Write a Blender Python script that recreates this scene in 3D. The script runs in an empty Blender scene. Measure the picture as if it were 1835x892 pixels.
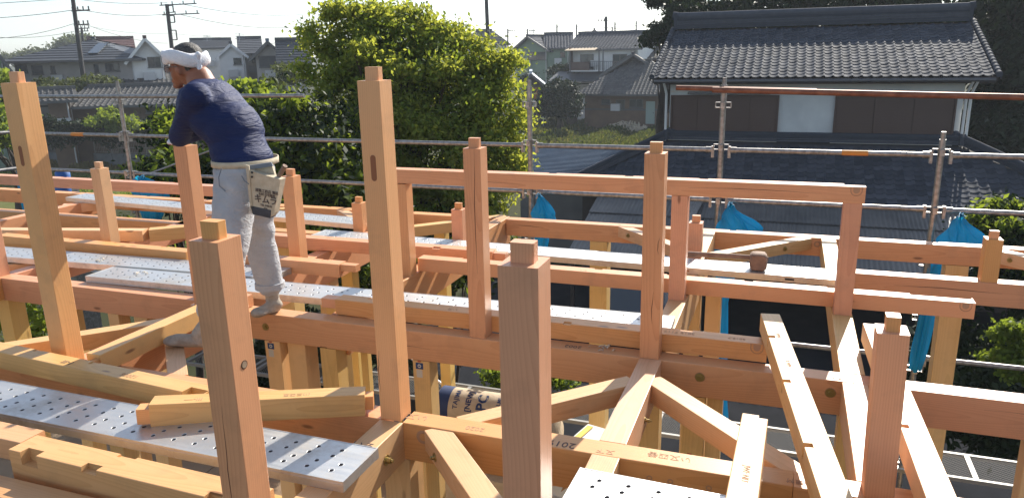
import bpy, bmesh, math, random
import numpy as np
from mathutils import Vector, Matrix, Euler
random.seed(7); RNG = np.random.default_rng(11)
S = bpy.context.scene; COL = S.collection
R = math.radians
# ---------------- camera, sky, sun, exposure ----------------
EYE = 1.45
PITCH, YAW, ROLL, FPX = R(14.84), R(-20.19), R(-1.21), 1348.0
_F = Vector((math.sin(YAW)*math.cos(PITCH), math.cos(YAW)*math.cos(PITCH), -math.sin(PITCH)))
_R0 = Vector((math.cos(YAW), -math.sin(YAW), 0)); _U0 = _R0.cross(_F)
_R = _R0*math.cos(ROLL)+_U0*math.sin(ROLL); _U = _U0*math.cos(ROLL)-_R0*math.sin(ROLL)
cam = bpy.data.cameras.new('camera'); camo = bpy.data.objects.new('camera', cam); COL.objects.link(camo)
cam.sensor_width = 36; cam.lens = 36*FPX/1835; cam.clip_start = .05; cam.clip_end = 4000
camo.matrix_world = Matrix(((_R.x,_U.x,-_F.x,0),(_R.y,_U.y,-_F.y,0),(_R.z,_U.z,-_F.z,EYE),(0,0,0,1)))
S.camera = camo
SUN_AZ, SUN_EL = R(10), R(33)
W = bpy.data.worlds.new('World'); S.world = W; W.use_nodes = True
nt = W.node_tree; bg = [n for n in nt.nodes if n.type == 'BACKGROUND'][0]
sk = nt.nodes.new('ShaderNodeTexSky'); sk.sky_type = 'NISHITA'; sk.sun_disc = False
sk.sun_elevation = SUN_EL; sk.sun_rotation = SUN_AZ; sk.air_density = 1.0; sk.dust_density = .8; sk.ozone_density = 2.0
wb = nt.nodes.new('ShaderNodeMix'); wb.data_type = 'RGBA'; wb.blend_type = 'MULTIPLY'; wb.inputs[0].default_value = 1; wb.inputs[7].default_value = (.92,1.0,1.08,1)
hz_ = nt.nodes.new('ShaderNodeHueSaturation'); hz_.inputs['Saturation'].default_value = .55
nt.links.new(sk.outputs[0], hz_.inputs['Color']); nt.links.new(hz_.outputs[0], wb.inputs[6]); nt.links.new(wb.outputs[2], bg.inputs[0]); bg.inputs[1].default_value = 0.10
sl = bpy.data.lights.new('sun', 'SUN'); sl.energy = 5.0; sl.angle = R(.5); sl.color = (1, .93, .82)
so = bpy.data.objects.new('sun', sl); COL.objects.link(so)
sv = Vector((math.sin(SUN_AZ)*math.cos(SUN_EL), math.cos(SUN_AZ)*math.cos(SUN_EL), math.sin(SUN_EL)))
so.rotation_euler = sv.to_track_quat('Z', 'Y').to_euler(); so.location = (10, 30, 30)
S.view_settings.view_transform = 'Standard'; S.view_settings.look = 'None'
S.view_settings.exposure = 0.92; S.view_settings.gamma = 1.0
S.cycles.max_bounces = 6; S.cycles.diffuse_bounces = 3; S.cycles.glossy_bounces = 2
S.cycles.transmission_bounces = 4; S.cycles.transparent_max_bounces = 12; S.cycles.volume_bounces = 0
S.cycles.sample_clamp_indirect = 6.0
S.cycles.use_denoising = True
GZ = -5.6            # ground level

# measurement helpers: a sight line through the photograph met with a real plane of the place
def ray(x, y): return _F + _R*((x-917.5)/FPX) - _U*((y-446)/FPX)
def atz(x, y, z=0.): d = ray(x, y); return Vector((0,0,EYE))+d*((z-EYE)/d.z)
def aty(x, y, Y): d = ray(x, y); return Vector((0,0,EYE))+d*(Y/d.y)
def atd(x, y, D): d = ray(x, y); return Vector((0,0,EYE))+d*(D/math.hypot(d.x,d.y))

# ---------------- materials ----------------
MATS = {}
def mat(name, col=(.5,.5,.5), rough=.6, metal=0., spec=.5):
    m = bpy.data.materials.new(name); m.use_nodes = True; MATS[name] = m
    b = m.node_tree.nodes['Principled BSDF']
    b.inputs['Base Color'].default_value = (*col, 1); b.inputs['Roughness'].default_value = rough
    b.inputs['Metallic'].default_value = metal; b.inputs['Specular IOR Level'].default_value = spec
    return m
class NB:
    def __init__(s, m): s.t = m.node_tree; s.b = s.t.nodes['Principled BSDF']
    def n(s, ty, **k):
        o = s.t.nodes.new(ty)
        for a, v in k.items():
            if a.startswith('i_'):
                key = a[2:]; key = int(key) if key.isdigit() else key.replace('_', ' ')
                if hasattr(v, 'is_output') or hasattr(v, 'links'): s.t.links.new(v, o.inputs[key])
                else: o.inputs[key].default_value = v
            else: setattr(o, a, v)
        return o
    def l(s, a, b): s.t.links.new(a, b)
    def ramp(s, fac, stops):
        r = s.n('ShaderNodeValToRGB'); s.l(fac, r.inputs[0]); e = r.color_ramp.elements
        while len(e) < len(stops): e.new(.5)
        for q, (p, c) in zip(e, stops): q.position = p; q.color = (*c, 1) if len(c) == 3 else c
        return r.outputs[0]
    def mixc(s, f, a, b, bt='MIX'):
        m = s.n('ShaderNodeMix', data_type='RGBA', blend_type=bt)
        for v, i in ((f, 0), (a, 6), (b, 7)):
            if hasattr(v, 'links'): s.l(v, m.inputs[i])
            else: m.inputs[i].default_value = v if i == 0 else ((*v, 1) if len(v) == 3 else v)
        return m.outputs[2]
    def math(s, op, a, b=0., c=0.):
        m = s.n('ShaderNodeMath', operation=op)
        for i, v in enumerate((a, b, c)):
            if hasattr(v, 'links'): s.l(v, m.inputs[i])
            else: m.inputs[i].default_value = v
        return m.outputs[0]
    def bump(s, h, strength=.3, dist=.01):
        b = s.n('ShaderNodeBump'); b.inputs['Strength'].default_value = strength; b.inputs['Distance'].default_value = dist
        s.l(h, b.inputs['Height']); s.l(b.outputs[0], s.b.inputs['Normal']); return b

def wood_mat(name, early, late, tint, rough=.43, knots=1.0):
    "sawn timber; grain runs along each object's own X axis"
    m = mat(name, early, rough, spec=.5); N = NB(m)
    tc = N.n('ShaderNodeTexCoord'); oi = N.n('ShaderNodeObjectInfo')
    off = N.n('ShaderNodeVectorMath', operation='SCALE'); N.l(tc.outputs['Object'], off.inputs[0]); off.inputs['Scale'].default_value = 1
    rnd = N.math('MULTIPLY', oi.outputs['Random'], 37.0)
    add = N.n('ShaderNodeVectorMath', operation='ADD'); N.l(tc.outputs['Object'], add.inputs[0])
    cx = N.n('ShaderNodeCombineXYZ'); N.l(rnd, cx.inputs[0]); N.l(N.math('MULTIPLY', rnd, .013), cx.inputs[1]); N.l(N.math('MULTIPLY', rnd, -.009), cx.inputs[2]); N.l(cx.outputs[0], add.inputs[1])
    P = add.outputs[0]
    # annual rings: distance from a wandering pith
    mp = N.n('ShaderNodeMapping'); N.l(P, mp.inputs[0]); mp.inputs['Scale'].default_value = (.35, 1, 1)
    nz = N.n('ShaderNodeTexNoise', i_Scale=2.2, i_Detail=2.0); N.l(mp.outputs[0], nz.inputs[0])
    sx = N.n('ShaderNodeSeparateXYZ'); N.l(tc.outputs['Object'], sx.inputs[0])
    py = N.math('ADD', sx.outputs[1], N.math('MULTIPLY', N.math('SUBTRACT', oi.outputs['Random'], .5), .12))
    pz = N.math('ADD', sx.outputs[2], N.math('ADD', N.math('MULTIPLY', oi.outputs['Random'], .1), .02))
    d = N.math('SQRT', N.math('ADD', N.math('MULTIPLY', py, py), N.math('MULTIPLY', pz, pz)))
    d = N.math('ADD', d, N.math('MULTIPLY', nz.outputs[0], .085))
    w = N.math('MULTIPLY', N.math('FRACT', N.math('MULTIPLY', d, 118.0)), 1.0)
    ring = N.math('POWER', w, 2.6)
    # fine fibre
    mf = N.n('ShaderNodeMapping'); N.l(P, mf.inputs[0]); mf.inputs['Scale'].default_value = (3.5, 160, 160)
    fib = N.n('ShaderNodeTexNoise', i_Scale=1.0, i_Detail=3.0); N.l(mf.outputs[0], fib.inputs[0])
    # broad colour drift
    ml = N.n('ShaderNodeMapping'); N.l(P, ml.inputs[0]); ml.inputs['Scale'].default_value = (1.2, 9, 9)
    br = N.n('ShaderNodeTexNoise', i_Scale=1.0, i_Detail=3.0); N.l(ml.outputs[0], br.inputs[0])
    c = N.mixc(N.math('MULTIPLY', ring, .55), early, late)
    c = N.mixc(N.math('MULTIPLY', fib.outputs[0], .38), c, late)
    c = N.mixc(N.math('MULTIPLY', N.math('SUBTRACT', br.outputs[0], .35), 1.1), c, tint)
    # each piece has its own tone
    hs = N.n('ShaderNodeHueSaturation'); N.l(c, hs.inputs['Color'])
    N.l(N.math('ADD', N.math('MULTIPLY', oi.outputs['Random'], .20), .92), hs.inputs['Value'])
    r2 = N.math('FRACT', N.math('MULTIPLY', oi.outputs['Random'], 7.31))
    N.l(N.math('ADD', N.math('MULTIPLY', r2, .16), .94), hs.inputs['Saturation'])
    N.l(N.math('ADD', N.math('MULTIPLY', N.math('SUBTRACT', r2, .5), .020), .5), hs.inputs['Hue'])
    c = hs.outputs[0]
    # knots
    mk = N.n('ShaderNodeMapping'); N.l(P, mk.inputs[0]); mk.inputs['Scale'].default_value = (2.6, 8.5, 8.5)
    vo = N.n('ShaderNodeTexVoronoi', i_Scale=1.0); N.l(mk.outputs[0], vo.inputs[0])
    kn = N.math('SMOOTHSTEP', vo.outputs['Distance'], .04, .13) if False else None
    mr = N.n('ShaderNodeMapRange', interpolation_type='SMOOTHSTEP'); N.l(vo.outputs['Distance'], mr.inputs[0])
    mr.inputs[1].default_value = .05; mr.inputs[2].default_value = .115; mr.inputs[3].default_value = 1; mr.inputs[4].default_value = 0
    vs = N.n('ShaderNodeSeparateColor'); N.l(vo.outputs['Color'], vs.inputs[0])
    has = N.math('GREATER_THAN', vs.outputs[0], .48)
    kf = N.math('MULTIPLY', N.math('MULTIPLY', mr.outputs[0], has), .75*knots)
    c = N.mixc(kf, c, (.14, .05, .022))
    # handling dirt
    dn = N.n('ShaderNodeTexNoise', i_Scale=7.0, i_Detail=5.0, i_Roughness=.65); N.l(P, dn.inputs[0])
    c = N.mixc(N.math('MULTIPLY', N.math('MAXIMUM', N.math('SUBTRACT', dn.outputs[0], .52), 0.), .9), c, (.19, .12, .075))
    N.l(c, N.b.inputs['Base Color'])
    N.bump(N.math('ADD', N.math('MULTIPLY', fib.outputs[0], .6), N.math('MULTIPLY', ring, .4)), .22, .0012)
    return m
wood_mat('fir', (.68,.345,.17), (.49,.205,.083), (.68,.34,.165))
wood_mat('fir_orange', (.70,.40,.17), (.52,.26,.085), (.70,.40,.18))
wood_mat('fir_gold', (.70,.375,.20), (.52,.24,.11), (.69,.37,.195))
wood_mat('fir_pale', (.70,.43,.22), (.52,.27,.11), (.72,.46,.25))
wood_mat('hemlock', (.68,.41,.165), (.48,.25,.08), (.62,.36,.15))
wood_mat('glulam', (.72,.47,.20), (.56,.33,.12), (.76,.52,.25), knots=.6)

def noise_mat(name, c1, c2, scale=8., rough=.7, metal=0., bump=0., detail=4., spec=.5, bscale=None):
    m = mat(name, c1, rough, metal, spec); N = NB(m)
    tc = N.n('ShaderNodeTexCoord'); nz = N.n('ShaderNodeTexNoise', i_Scale=scale, i_Detail=detail); N.l(tc.outputs['Object'], nz.inputs[0])
    oi = N.n('ShaderNodeObjectInfo')
    f = N.n('ShaderNodeMapRange'); N.l(nz.outputs[0], f.inputs[0]); f.inputs[1].default_value = .32; f.inputs[2].default_value = .68
    N.l(N.mixc(f.outputs[0], c1, c2), N.b.inputs['Base Color'])
    if bump:
        n2 = N.n('ShaderNodeTexNoise', i_Scale=bscale or scale*4, i_Detail=4.); N.l(tc.outputs['Object'], n2.inputs[0]); N.bump(n2.outputs[0], bump, .01)
    return m
# aluminium scaffold board
m = mat('aluminium', (.72,.74,.77), .34, .85); N = NB(m)
tc = N.n('ShaderNodeTexCoord'); mp = N.n('ShaderNodeMapping'); N.l(tc.outputs['Object'], mp.inputs[0]); mp.inputs['Scale'].default_value = (2, 26, 26)
nz = N.n('ShaderNodeTexNoise', i_Scale=2., i_Detail=5.); N.l(mp.outputs[0], nz.inputs[0])
n2 = N.n('ShaderNodeTexNoise', i_Scale=6., i_Detail=6., i_Roughness=.7); N.l(tc.outputs['Object'], n2.inputs[0])
n3 = N.n('ShaderNodeTexNoise', i_Scale=2.3, i_Detail=8., i_Roughness=.75); N.l(tc.outputs['Object'], n3.inputs[0]); dirt = N.math('MULTIPLY', N.math('MAXIMUM', N.math('SUBTRACT', n3.outputs[0], .5), 0.), 4.2)
N.l(N.mixc(N.math('MINIMUM', dirt, .8), N.mixc(N.math('MULTIPLY', n2.outputs[0], .75), (.72,.72,.71), (.46,.46,.455)), (.40,.35,.29)), N.b.inputs['Base Color'])
N.l(N.math('ADD', N.math('MULTIPLY', nz.outputs[0], .25), N.math('ADD', N.math('MULTIPLY', dirt, .2), .30)), N.b.inputs['Roughness'])
N.bump(n2.outputs[0], .12, .004)
noise_mat('galvanised', (.36,.35,.34), (.20,.19,.18), 30., .42, .75)
noise_mat('rusty_pipe', (.26,.115,.07), (.16,.06,.035), 14., .55, .4)
mat('tube_shine', (.6,.6,.62), .25, .9)
mat('orange_tape', (.55,.22,.04), .6)
mat('steel_grey', (.32,.33,.34), .45, .7)
mat('yellow_zinc', (.42,.33,.14), .35, .9)
mat('hole_wall_shade', (.16,.16,.165), .7, .3); mat('mesh_dark', (.17,.165,.155), .85, 0., .1)  # walls of the board holes are coloured dark to paint in their shade
mat('dark_hole', (.03,.03,.03), .8)
mat('ink', (.10,.07,.06), .8); mat('ink_faint', (.42,.24,.14), .8)
# textile & man
def cloth_folds(m, sc, strength, dist):
    N = NB(m); tc = N.n('ShaderNodeTexCoord'); mp = N.n('ShaderNodeMapping'); N.l(tc.outputs['Object'], mp.inputs[0]); mp.inputs['Scale'].default_value = sc; mp.inputs['Rotation'].default_value = (.2,.35,0)
    nz = N.n('ShaderNodeTexNoise', i_Scale=1., i_Detail=2.5, i_Distortion=.9); N.l(mp.outputs[0], nz.inputs[0]); a = N.math('POWER', N.math('ABSOLUTE', N.math('SUBTRACT', nz.outputs[0], .5)), .7)
    old = N.b.inputs['Normal'].links[0].from_node if N.b.inputs['Normal'].links else None
    bp = N.bump(a, strength, dist)
    if old: N.l(old.outputs[0], bp.inputs['Normal'])
m = noise_mat('navy_shirt', (.007,.016,.070), (.009,.020,.085), 6., .65, 0, .3, spec=.25, bscale=240.)
cloth_folds(m, (7, 7, 34), .55, .02)
m = noise_mat('grey_trousers', (.43,.43,.44), (.37,.37,.385), 12., .85, 0, .3, bscale=120.); cloth_folds(m, (13, 13, 24), .5, .016)
noise_mat('white_towel', (.80,.80,.83), (.72,.72,.76), 60., .95, 0, .6, bscale=220.)
m = noise_mat('skin', (.30,.115,.06), (.25,.09,.045), 22., .5, 0, .1, bscale=160.)
m.node_tree.nodes['Principled BSDF'].inputs['Subsurface Weight'].default_value = .08
noise_mat('hair', (.022,.018,.016), (.085,.078,.072), 120., .6, 0, .8, bscale=200.)
noise_mat('canvas', (.56,.49,.37), (.46,.39,.28), 30., .9, 0, .4, bscale=300.)
noise_mat('dark_leather', (.05,.055,.07), (.03,.03,.035), 30., .6)
mat('grey_strap', (.16,.19,.23), .8)
noise_mat('sock_grey', (.40,.35,.29), (.30,.26,.21), 40., .95, 0, .5, bscale=250.)
mat('glass_lens', (.75,.78,.8), .05)
# bag mesh: thin blue net
m = noise_mat('blue_net', (.0,.25,.42), (.0,.20,.36), 6., .5)
N = NB(m); tr = N.n('ShaderNodeBsdfTranslucent'); tr.inputs[0].default_value = (.0,.42,.66,1)
mx = N.n('ShaderNodeMixShader'); mx.inputs[0].default_value = .45; o = [n for n in m.node_tree.nodes if n.type=='OUTPUT_MATERIAL'][0]
N.l(N.b.outputs[0], mx.inputs[1]); N.l(tr.outputs[0], mx.inputs[2]); N.l(mx.outputs[0], o.inputs[0])
# ---- place materials
def leaf_mat(name, c1, c2, c3, trans=.5):
    m = mat(name, c1, .6, spec=.15); N = NB(m)
    g = N.n('ShaderNodeNewGeometry'); tc = N.n('ShaderNodeTexCoord')
    nz = N.n('ShaderNodeTexNoise', i_Scale=.9, i_Detail=2.); N.l(tc.outputs['Object'], nz.inputs[0])
    rp = N.ramp(g.outputs['Random Per Island'], [(0, c1), (.55, c2), (1, c3)])
    c = N.mixc(N.math('MULTIPLY', nz.outputs[0], .5), rp, c2); N.l(c, N.b.inputs['Base Color'])
    tr = N.n('ShaderNodeBsdfTranslucent'); N.l(N.mixc(.55, c, (c3[0]*2.1, c3[1]*1.9, c3[2]*.6)), tr.inputs[0])
    mx = N.n('ShaderNodeMixShader'); mx.inputs[0].default_value = trans; o = [n for n in m.node_tree.nodes if n.type=='OUTPUT_MATERIAL'][0]
    N.l(N.b.outputs[0], mx.inputs[1]); N.l(tr.outputs[0], mx.inputs[2]); N.l(mx.outputs[0], o.inputs[0]); return m
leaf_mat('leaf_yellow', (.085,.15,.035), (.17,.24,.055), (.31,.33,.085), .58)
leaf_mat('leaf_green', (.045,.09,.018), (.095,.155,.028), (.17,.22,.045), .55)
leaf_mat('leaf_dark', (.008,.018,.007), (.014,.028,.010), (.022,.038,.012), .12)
leaf_mat('leaf_far', (.035,.055,.02), (.06,.08,.025), (.08,.10,.03), .3)
noise_mat('bark', (.06,.045,.033), (.03,.022,.016), 8., .9, 0, .6)
def tile_mat(name, c1, c2, rough):
    m = mat(name, c1, rough, spec=.04); N = NB(m); tc = N.n('ShaderNodeTexCoord'); g = N.n('ShaderNodeNewGeometry'); oi = N.n('ShaderNodeObjectInfo')
    nz = N.n('ShaderNodeTexNoise', i_Scale=5., i_Detail=5.); N.l(tc.outputs['Object'], nz.inputs[0])
    f = N.math('FRACT', N.math('ADD', g.outputs['Random Per Island'], oi.outputs['Random']))
    c = N.mixc(f, c1, c2); c = N.mixc(N.math('MULTIPLY', nz.outputs[0], .5), c, tuple(x*.5 for x in c1)); N.l(c, N.b.inputs['Base Color'])
    N.l(N.math('ADD', N.math('MULTIPLY', nz.outputs[0], .2), rough-.1), N.b.inputs['Roughness']); return m
tile_mat('kawara', (.050,.058,.074), (.10,.108,.130), .75)
tile_mat('kawara_pale', (.09,.09,.092), (.15,.148,.145), .6)
tile_mat('kawara_dark', (.05,.052,.06), (.09,.09,.10), .45)
noise_mat('plaster_white', (.60,.62,.61), (.50,.52,.52), 2., .85)
noise_mat('plaster_grey', (.40,.37,.35), (.33,.31,.295), 1.5, .85)
noise_mat('plaster_brown', (.16,.105,.07), (.12,.08,.055), 1.5, .9)
noise_mat('plaster_green', (.20,.27,.20), (.17,.23,.18), 1.5, .85)
noise_mat('plaster_cream', (.62,.59,.53), (.55,.52,.47), 1.5, .85)
noise_mat('siding_white', (.74,.74,.72), (.68,.68,.67), 1.5, .8)
noise_mat('wood_dark', (.045,.030,.026), (.028,.02,.018), 6., .6)
mat('window_glass', (.03,.04,.05), .08, spec=.8)
mat('sash', (.10,.10,.105), .45, .5); mat('sash_white', (.5,.5,.5), .5)
mat('slat_brown', (.075,.042,.032), .55)
noise_mat('slate_roof', (.06,.065,.075), (.045,.05,.06), 3., .55)
noise_mat('slate_red', (.14,.065,.06), (.10,.05,.045), 3., .6)
noise_mat('corrugated_sheet', (.13,.125,.12), (.075,.075,.075), 1.2, .55, 0, 0, 6.)
noise_mat('blue_metal_roof', (.07,.11,.17), (.05,.08,.13), 2., .35, .4)
noise_mat('white_metal_roof', (.42,.47,.52), (.38,.42,.47), 2., .4, .2)
noise_mat('ground_soil', (.055,.055,.025), (.035,.04,.018), .35, .95, 0, .5, 6., spec=.05, bscale=3.)
noise_mat('asphalt', (.020,.021,.025), (.013,.014,.017), 2., .95, 0, .3, spec=.05, bscale=40.)
noise_mat('lawn', (.085,.11,.03), (.13,.12,.05), .5, .95, 0, .5, 6., spec=.05, bscale=6.)
noise_mat('concrete_block', (.16,.165,.17), (.11,.115,.12), 2., .9)
noise_mat('pole_dark', (.05,.045,.045), (.03,.03,.03), 4., .8); noise_mat('pole_concrete', (.13,.125,.12), (.09,.09,.09), 4., .8)
mat('wire', (.03,.03,.03), .6)
mat('paint_orange', (.45,.16,.03), .7); mat('yellow_plastic', (.65,.42,.03), .5); mat('blue_plastic', (.01,.09,.32), .5)
noise_mat('kraft_paper', (.50,.40,.28), (.42,.33,.22), 12., .85, 0, .4, bscale=30.); mat('navy_print', (.012,.03,.10), .7)
noise_mat('chips', (.60,.53,.42), (.45,.38,.28), 5., .9)
mat('label_blue', (.015,.05,.16), .6); mat('label_white', (.55,.52,.45), .7); mat('label_red', (.4,.03,.02), .6)
mat('ochre_mass', (.6,.6,.6), .5)
mat('car_paint', (.02,.022,.03), .2, spec=.7); mat('rubber', (.012,.012,.012), .8)

# ---------------- mesh helpers ----------------
def tag(o, label=None, cat=None, group=None, kind=None):
    if label: o['label'] = label
    if cat: o['category'] = cat
    if group: o['group'] = group
    if kind: o['kind'] = kind
    return o
def mobj(name, me, parent=None, m=None, **k):
    o = bpy.data.objects.new(name, me); COL.objects.link(o)
    if parent is not None: o.parent = parent
    if m is not None and not me.materials: me.materials.append(MATS[m])
    tag(o, **k); return o
def empty(name, loc=(0,0,0), rot=(0,0,0), **k):
    o = bpy.data.objects.new(name, None); COL.objects.link(o); o.location = loc; o.rotation_euler = rot; o.empty_display_size = .1
    tag(o, **k); return o
class MB:
    "collects faces for one mesh"
    def __init__(s): s.v = []; s.f = []; s.mi = []; s.cur = 0; s.sm = []
    def add(s, vs, fs, smooth=False):
        b = len(s.v); s.v += [tuple(v) for v in vs]; s.f += [tuple(i+b for i in f) for f in fs]
        s.mi += [s.cur]*len(fs); s.sm += [smooth]*len(fs); return s
    def box(s, c, d, rz=0., M=None):
        x, y, z = d[0]/2, d[1]/2, d[2]/2
        vs = [Vector((a*x, b*y, e*z)) for a in (-1,1) for b in (-1,1) for e in (-1,1)]
        if rz: vs = [Matrix.Rotation(rz, 3, 'Z') @ v for v in vs]
        if M: vs = [M @ v for v in vs]
        vs = [v+Vector(c) for v in vs]
        return s.add(vs, [(0,1,3,2),(4,6,7,5),(0,4,5,1),(2,3,7,6),(0,2,6,4),(1,5,7,3)])
    def boxm(s, lo, hi):
        lo, hi = Vector(lo), Vector(hi); return s.box((lo+hi)/2, hi-lo)
    def beam(s, a, b, w, h, up=(0,0,1)):
        a, b = Vector(a), Vector(b); x = (b-a); L = x.length; x.normalize(); u = Vector(up)
        if abs(x.dot(u)) > .99: u = Vector((0,1,0))
        y = u.cross(x).normalized(); z = x.cross(y)
        M = Matrix((x, y, z)).transposed(); return s.box((a+b)/2, (L, w, h), M=M)
    def tube(s, a, b, r, n=8, r2=None, caps=True):
        a, b = Vector(a), Vector(b); x = (b-a).normalized(); r2 = r if r2 is None else r2
        u = Vector((0,0,1)) if abs(x.z) < .9 else Vector((1,0,0)); y = u.cross(x).normalized(); z = x.cross(y)
        vs = [a+(y*math.cos(t)+z*math.sin(t))*r for t in [2*math.pi*i/n for i in range(n)]] + [b+(y*math.cos(t)+z*math.sin(t))*r2 for t in [2*math.pi*i/n for i in range(n)]]
        s.add(vs, [(i, (i+1) % n, n+(i+1) % n, n+i) for i in range(n)], True)
        if caps: s.add(vs, [tuple(range(n))[::-1], tuple(range(n, 2*n))])
        return s
    def path(s, pts, rs, n=8):
        pts = [Vector(p) for p in pts]; rs = rs if hasattr(rs, '__len__') else [rs]*len(pts)
        rings = []; y = None
        for i, p in enumerate(pts):
            t = (pts[min(i+1, len(pts)-1)]-pts[max(i-1, 0)]).normalized()
            if y is None: u = Vector((0,0,1)) if abs(t.z) < .9 else Vector((1,0,0)); y = u.cross(t).normalized()
            y = (y-t*y.dot(t)).normalized(); z = t.cross(y)
            rings += [p+(y*math.cos(a)+z*math.sin(a))*rs[i] for a in [2*math.pi*k/n for k in range(n)]]
        fs = [(i*n+k, i*n+(k+1) % n, (i+1)*n+(k+1) % n, (i+1)*n+k) for i in range(len(pts)-1) for k in range(n)]
        s.add(rings, fs, True); s.add(rings, [tuple(range(n))[::-1], tuple(range(len(rings)-n, len(rings)))])
        return s
    def poly(s, pts): return s.add(pts, [tuple(range(len(pts)))])
    def prism(s, pts, d):
        n = len(pts); a = [Vector(p) for p in pts]; b = [p+Vector(d) for p in a]
        return s.add(a+b, [tuple(range(n))[::-1], tuple(range(n, 2*n))]+[(i, (i+1) % n, n+(i+1) % n, n+i) for i in range(n)])
    def mesh(s, name, mats):
        me = bpy.data.meshes.new(name); me.from_pydata(s.v, [], s.f)
        for m in ([mats] if isinstance(mats, str) else mats): me.materials.append(MATS[m])
        me.polygons.foreach_set('material_index', s.mi); me.polygons.foreach_set('use_smooth', s.sm)
        bm = bmesh.new(); bm.from_mesh(me); bmesh.ops.recalc_face_normals(bm, faces=bm.faces); bm.to_mesh(me); bm.free()
        me.update(); return me
    def obj(s, name, mats, parent=None, loc=None, rot=None, **k):
        o = mobj(name, s.mesh(name, mats), parent, **k)
        if loc is not None: o.location = loc
        if rot is not None: o.rotation_euler = rot
        return o
def frame(a, b, up=(0,0,1)):
    "matrix with origin a, X towards b"
    a, b = Vector(a), Vector(b); x = (b-a).normalized(); u = Vector(up)
    if abs(x.dot(u)) > .95: u = Vector((0,1,0))
    y = u.cross(x).normalized(); z = x.cross(y)
    M = Matrix((x, y, z)).transposed().to_4x4(); M.translation = a; return M
def text_mesh(s, size, m, parent=None, M=None, name='printed_mark', bold=0.):
    cu = bpy.data.curves.new('t', 'FONT'); cu.body = s; cu.size = size; cu.extrude = .0004; cu.offset = bold; cu.align_x = 'CENTER'; cu.align_y = 'CENTER'; cu.resolution_u = 2
    o = bpy.data.objects.new('t', cu); COL.objects.link(o); bpy.context.view_layer.update()
    me = bpy.data.meshes.new_from_object(o.evaluated_get(bpy.context.evaluated_depsgraph_get())); bpy.data.objects.remove(o)
    me.materials.clear(); o = mobj(name, me, parent, m)
    if M is not None: o.matrix_local = M
    return o
# ---------------- the timber frame (z = 0 is the top of the eaves beams) ----------------
def section_mesh(name, L, y0, y1, z0, z1, notches, m, b=.003, sag=0.):
    "prism along X with eased arrises; notches = (x0, x1, corner, c, d), corner: tf top-front(-y) tb top-back bf bb"
    xs = [0.]
    for n in notches: xs += [n[0], n[0], n[1], n[1]]
    xs = [0.]+sorted(x for x in xs[1:] if 0 < x < L)+[L]
    st = []
    for i, x in enumerate(xs):
        nxt = i % 2 == 0
        mid = (x+xs[i+1])/2 if nxt else (x+xs[i-1])/2
        cut = {k: (b, b) for k in ('tf','tb','bf','bb')}
        for n in notches:
            if n[0] < mid < n[1]: cut[n[2]] = (n[3], n[4])
        st.append((x, cut))
    vs = []; fs = []
    def corner(Y, Z, sy, sz, cd, first):
        c, d = cd; q = .5 if c <= b else 1.
        A = (Y-sy*c, Z); C = (Y, Z-sz*d); Bm = (Y-sy*c*q, Z-sz*d*q) if q == 1. else (Y-sy*c*.29, Z-sz*d*.29)
        return [A, Bm, C] if first else [C, Bm, A]
    for x, cut in st:
        ring = corner(y1, z1, 1, 1, cut['tb'], True) + corner(y1, z0, 1, -1, cut['bb'], False) + corner(y0, z0, -1, -1, cut['bf'], True) + corner(y0, z1, -1, 1, cut['tf'], False)
        vs += [(x, y, z) for y, z in ring]
    n = 12
    for i in range(len(st)-1):
        for k in range(n): fs.append((i*n+k, i*n+(k+1) % n, (i+1)*n+(k+1) % n, (i+1)*n+k))
    fs.append(tuple(range(n))); fs.append(tuple(range((len(st)-1)*n, len(st)*n))[::-1])
    me = bpy.data.meshes.new(name); me.from_pydata(vs, [], fs); me.materials.append(MATS[m])
    bm = bmesh.new(); bm.from_mesh(me); bmesh.ops.recalc_face_normals(bm, faces=bm.faces); bm.to_mesh(me); bm.free()
    return me
CUR = {}
def timber(name, a, b, w=.105, h=.15, m='fir', label=None, cat='beam', group=None, notches=(), tilt=0.):
    M = frame(a, b); L = (Vector(b)-Vector(a)).length
    if tilt: M = M @ Matrix.Rotation(tilt, 4, 'X')
    o = mobj(name, section_mesh(name, L, -w/2, w/2, -h, 0, list(notches), m), label=label, cat=cat, group=group)
    o.matrix_world = M; return o
def seats(L, start=.2, step=.455, wd=.05, c=.012, d=.006, corner='tf'):
    out = []; x = start
    while x < L-.1: out.append((x, x+wd, corner, c, d)); x += step
    return out
def tenon(o, x0, x1, y0, y1, z0, z1, name='tenon', m='fir', b=.003):
    me = section_mesh(name, x1-x0, y0, y1, z0, z1, [], m, b); t = mobj(name, me, o); t.location = (x0, 0, 0); return t
HEX = None
def bolt(o, loc, axis='y-', r=.011, washer=.021, length=.016, m='yellow_zinc'):
    "hex nut on a round plate, on a side face"
    global HEX
    key = (r, washer, length, m)
    if not isinstance(HEX, dict): HEX = {}
    if key not in HEX:
        b = MB(); b.tube((0,0,0), (0,0,.003), washer, 14); b.tube((0,0,.0031), (0,0,.0031+length*.6), r, 6); b.tube((0,0,.004+length*.6), (0,0,length), r*.55, 8)
        HEX[key] = b.mesh('bolt', m)
    t = mobj('bolt', HEX[key], o); t.location = loc
    t.rotation_euler = {'y-': (R(90),0,0), 'y+': (R(-90),0,0), 'z+': (0,0,0), 'x+': (0,R(90),0)}[axis]; return t
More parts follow.
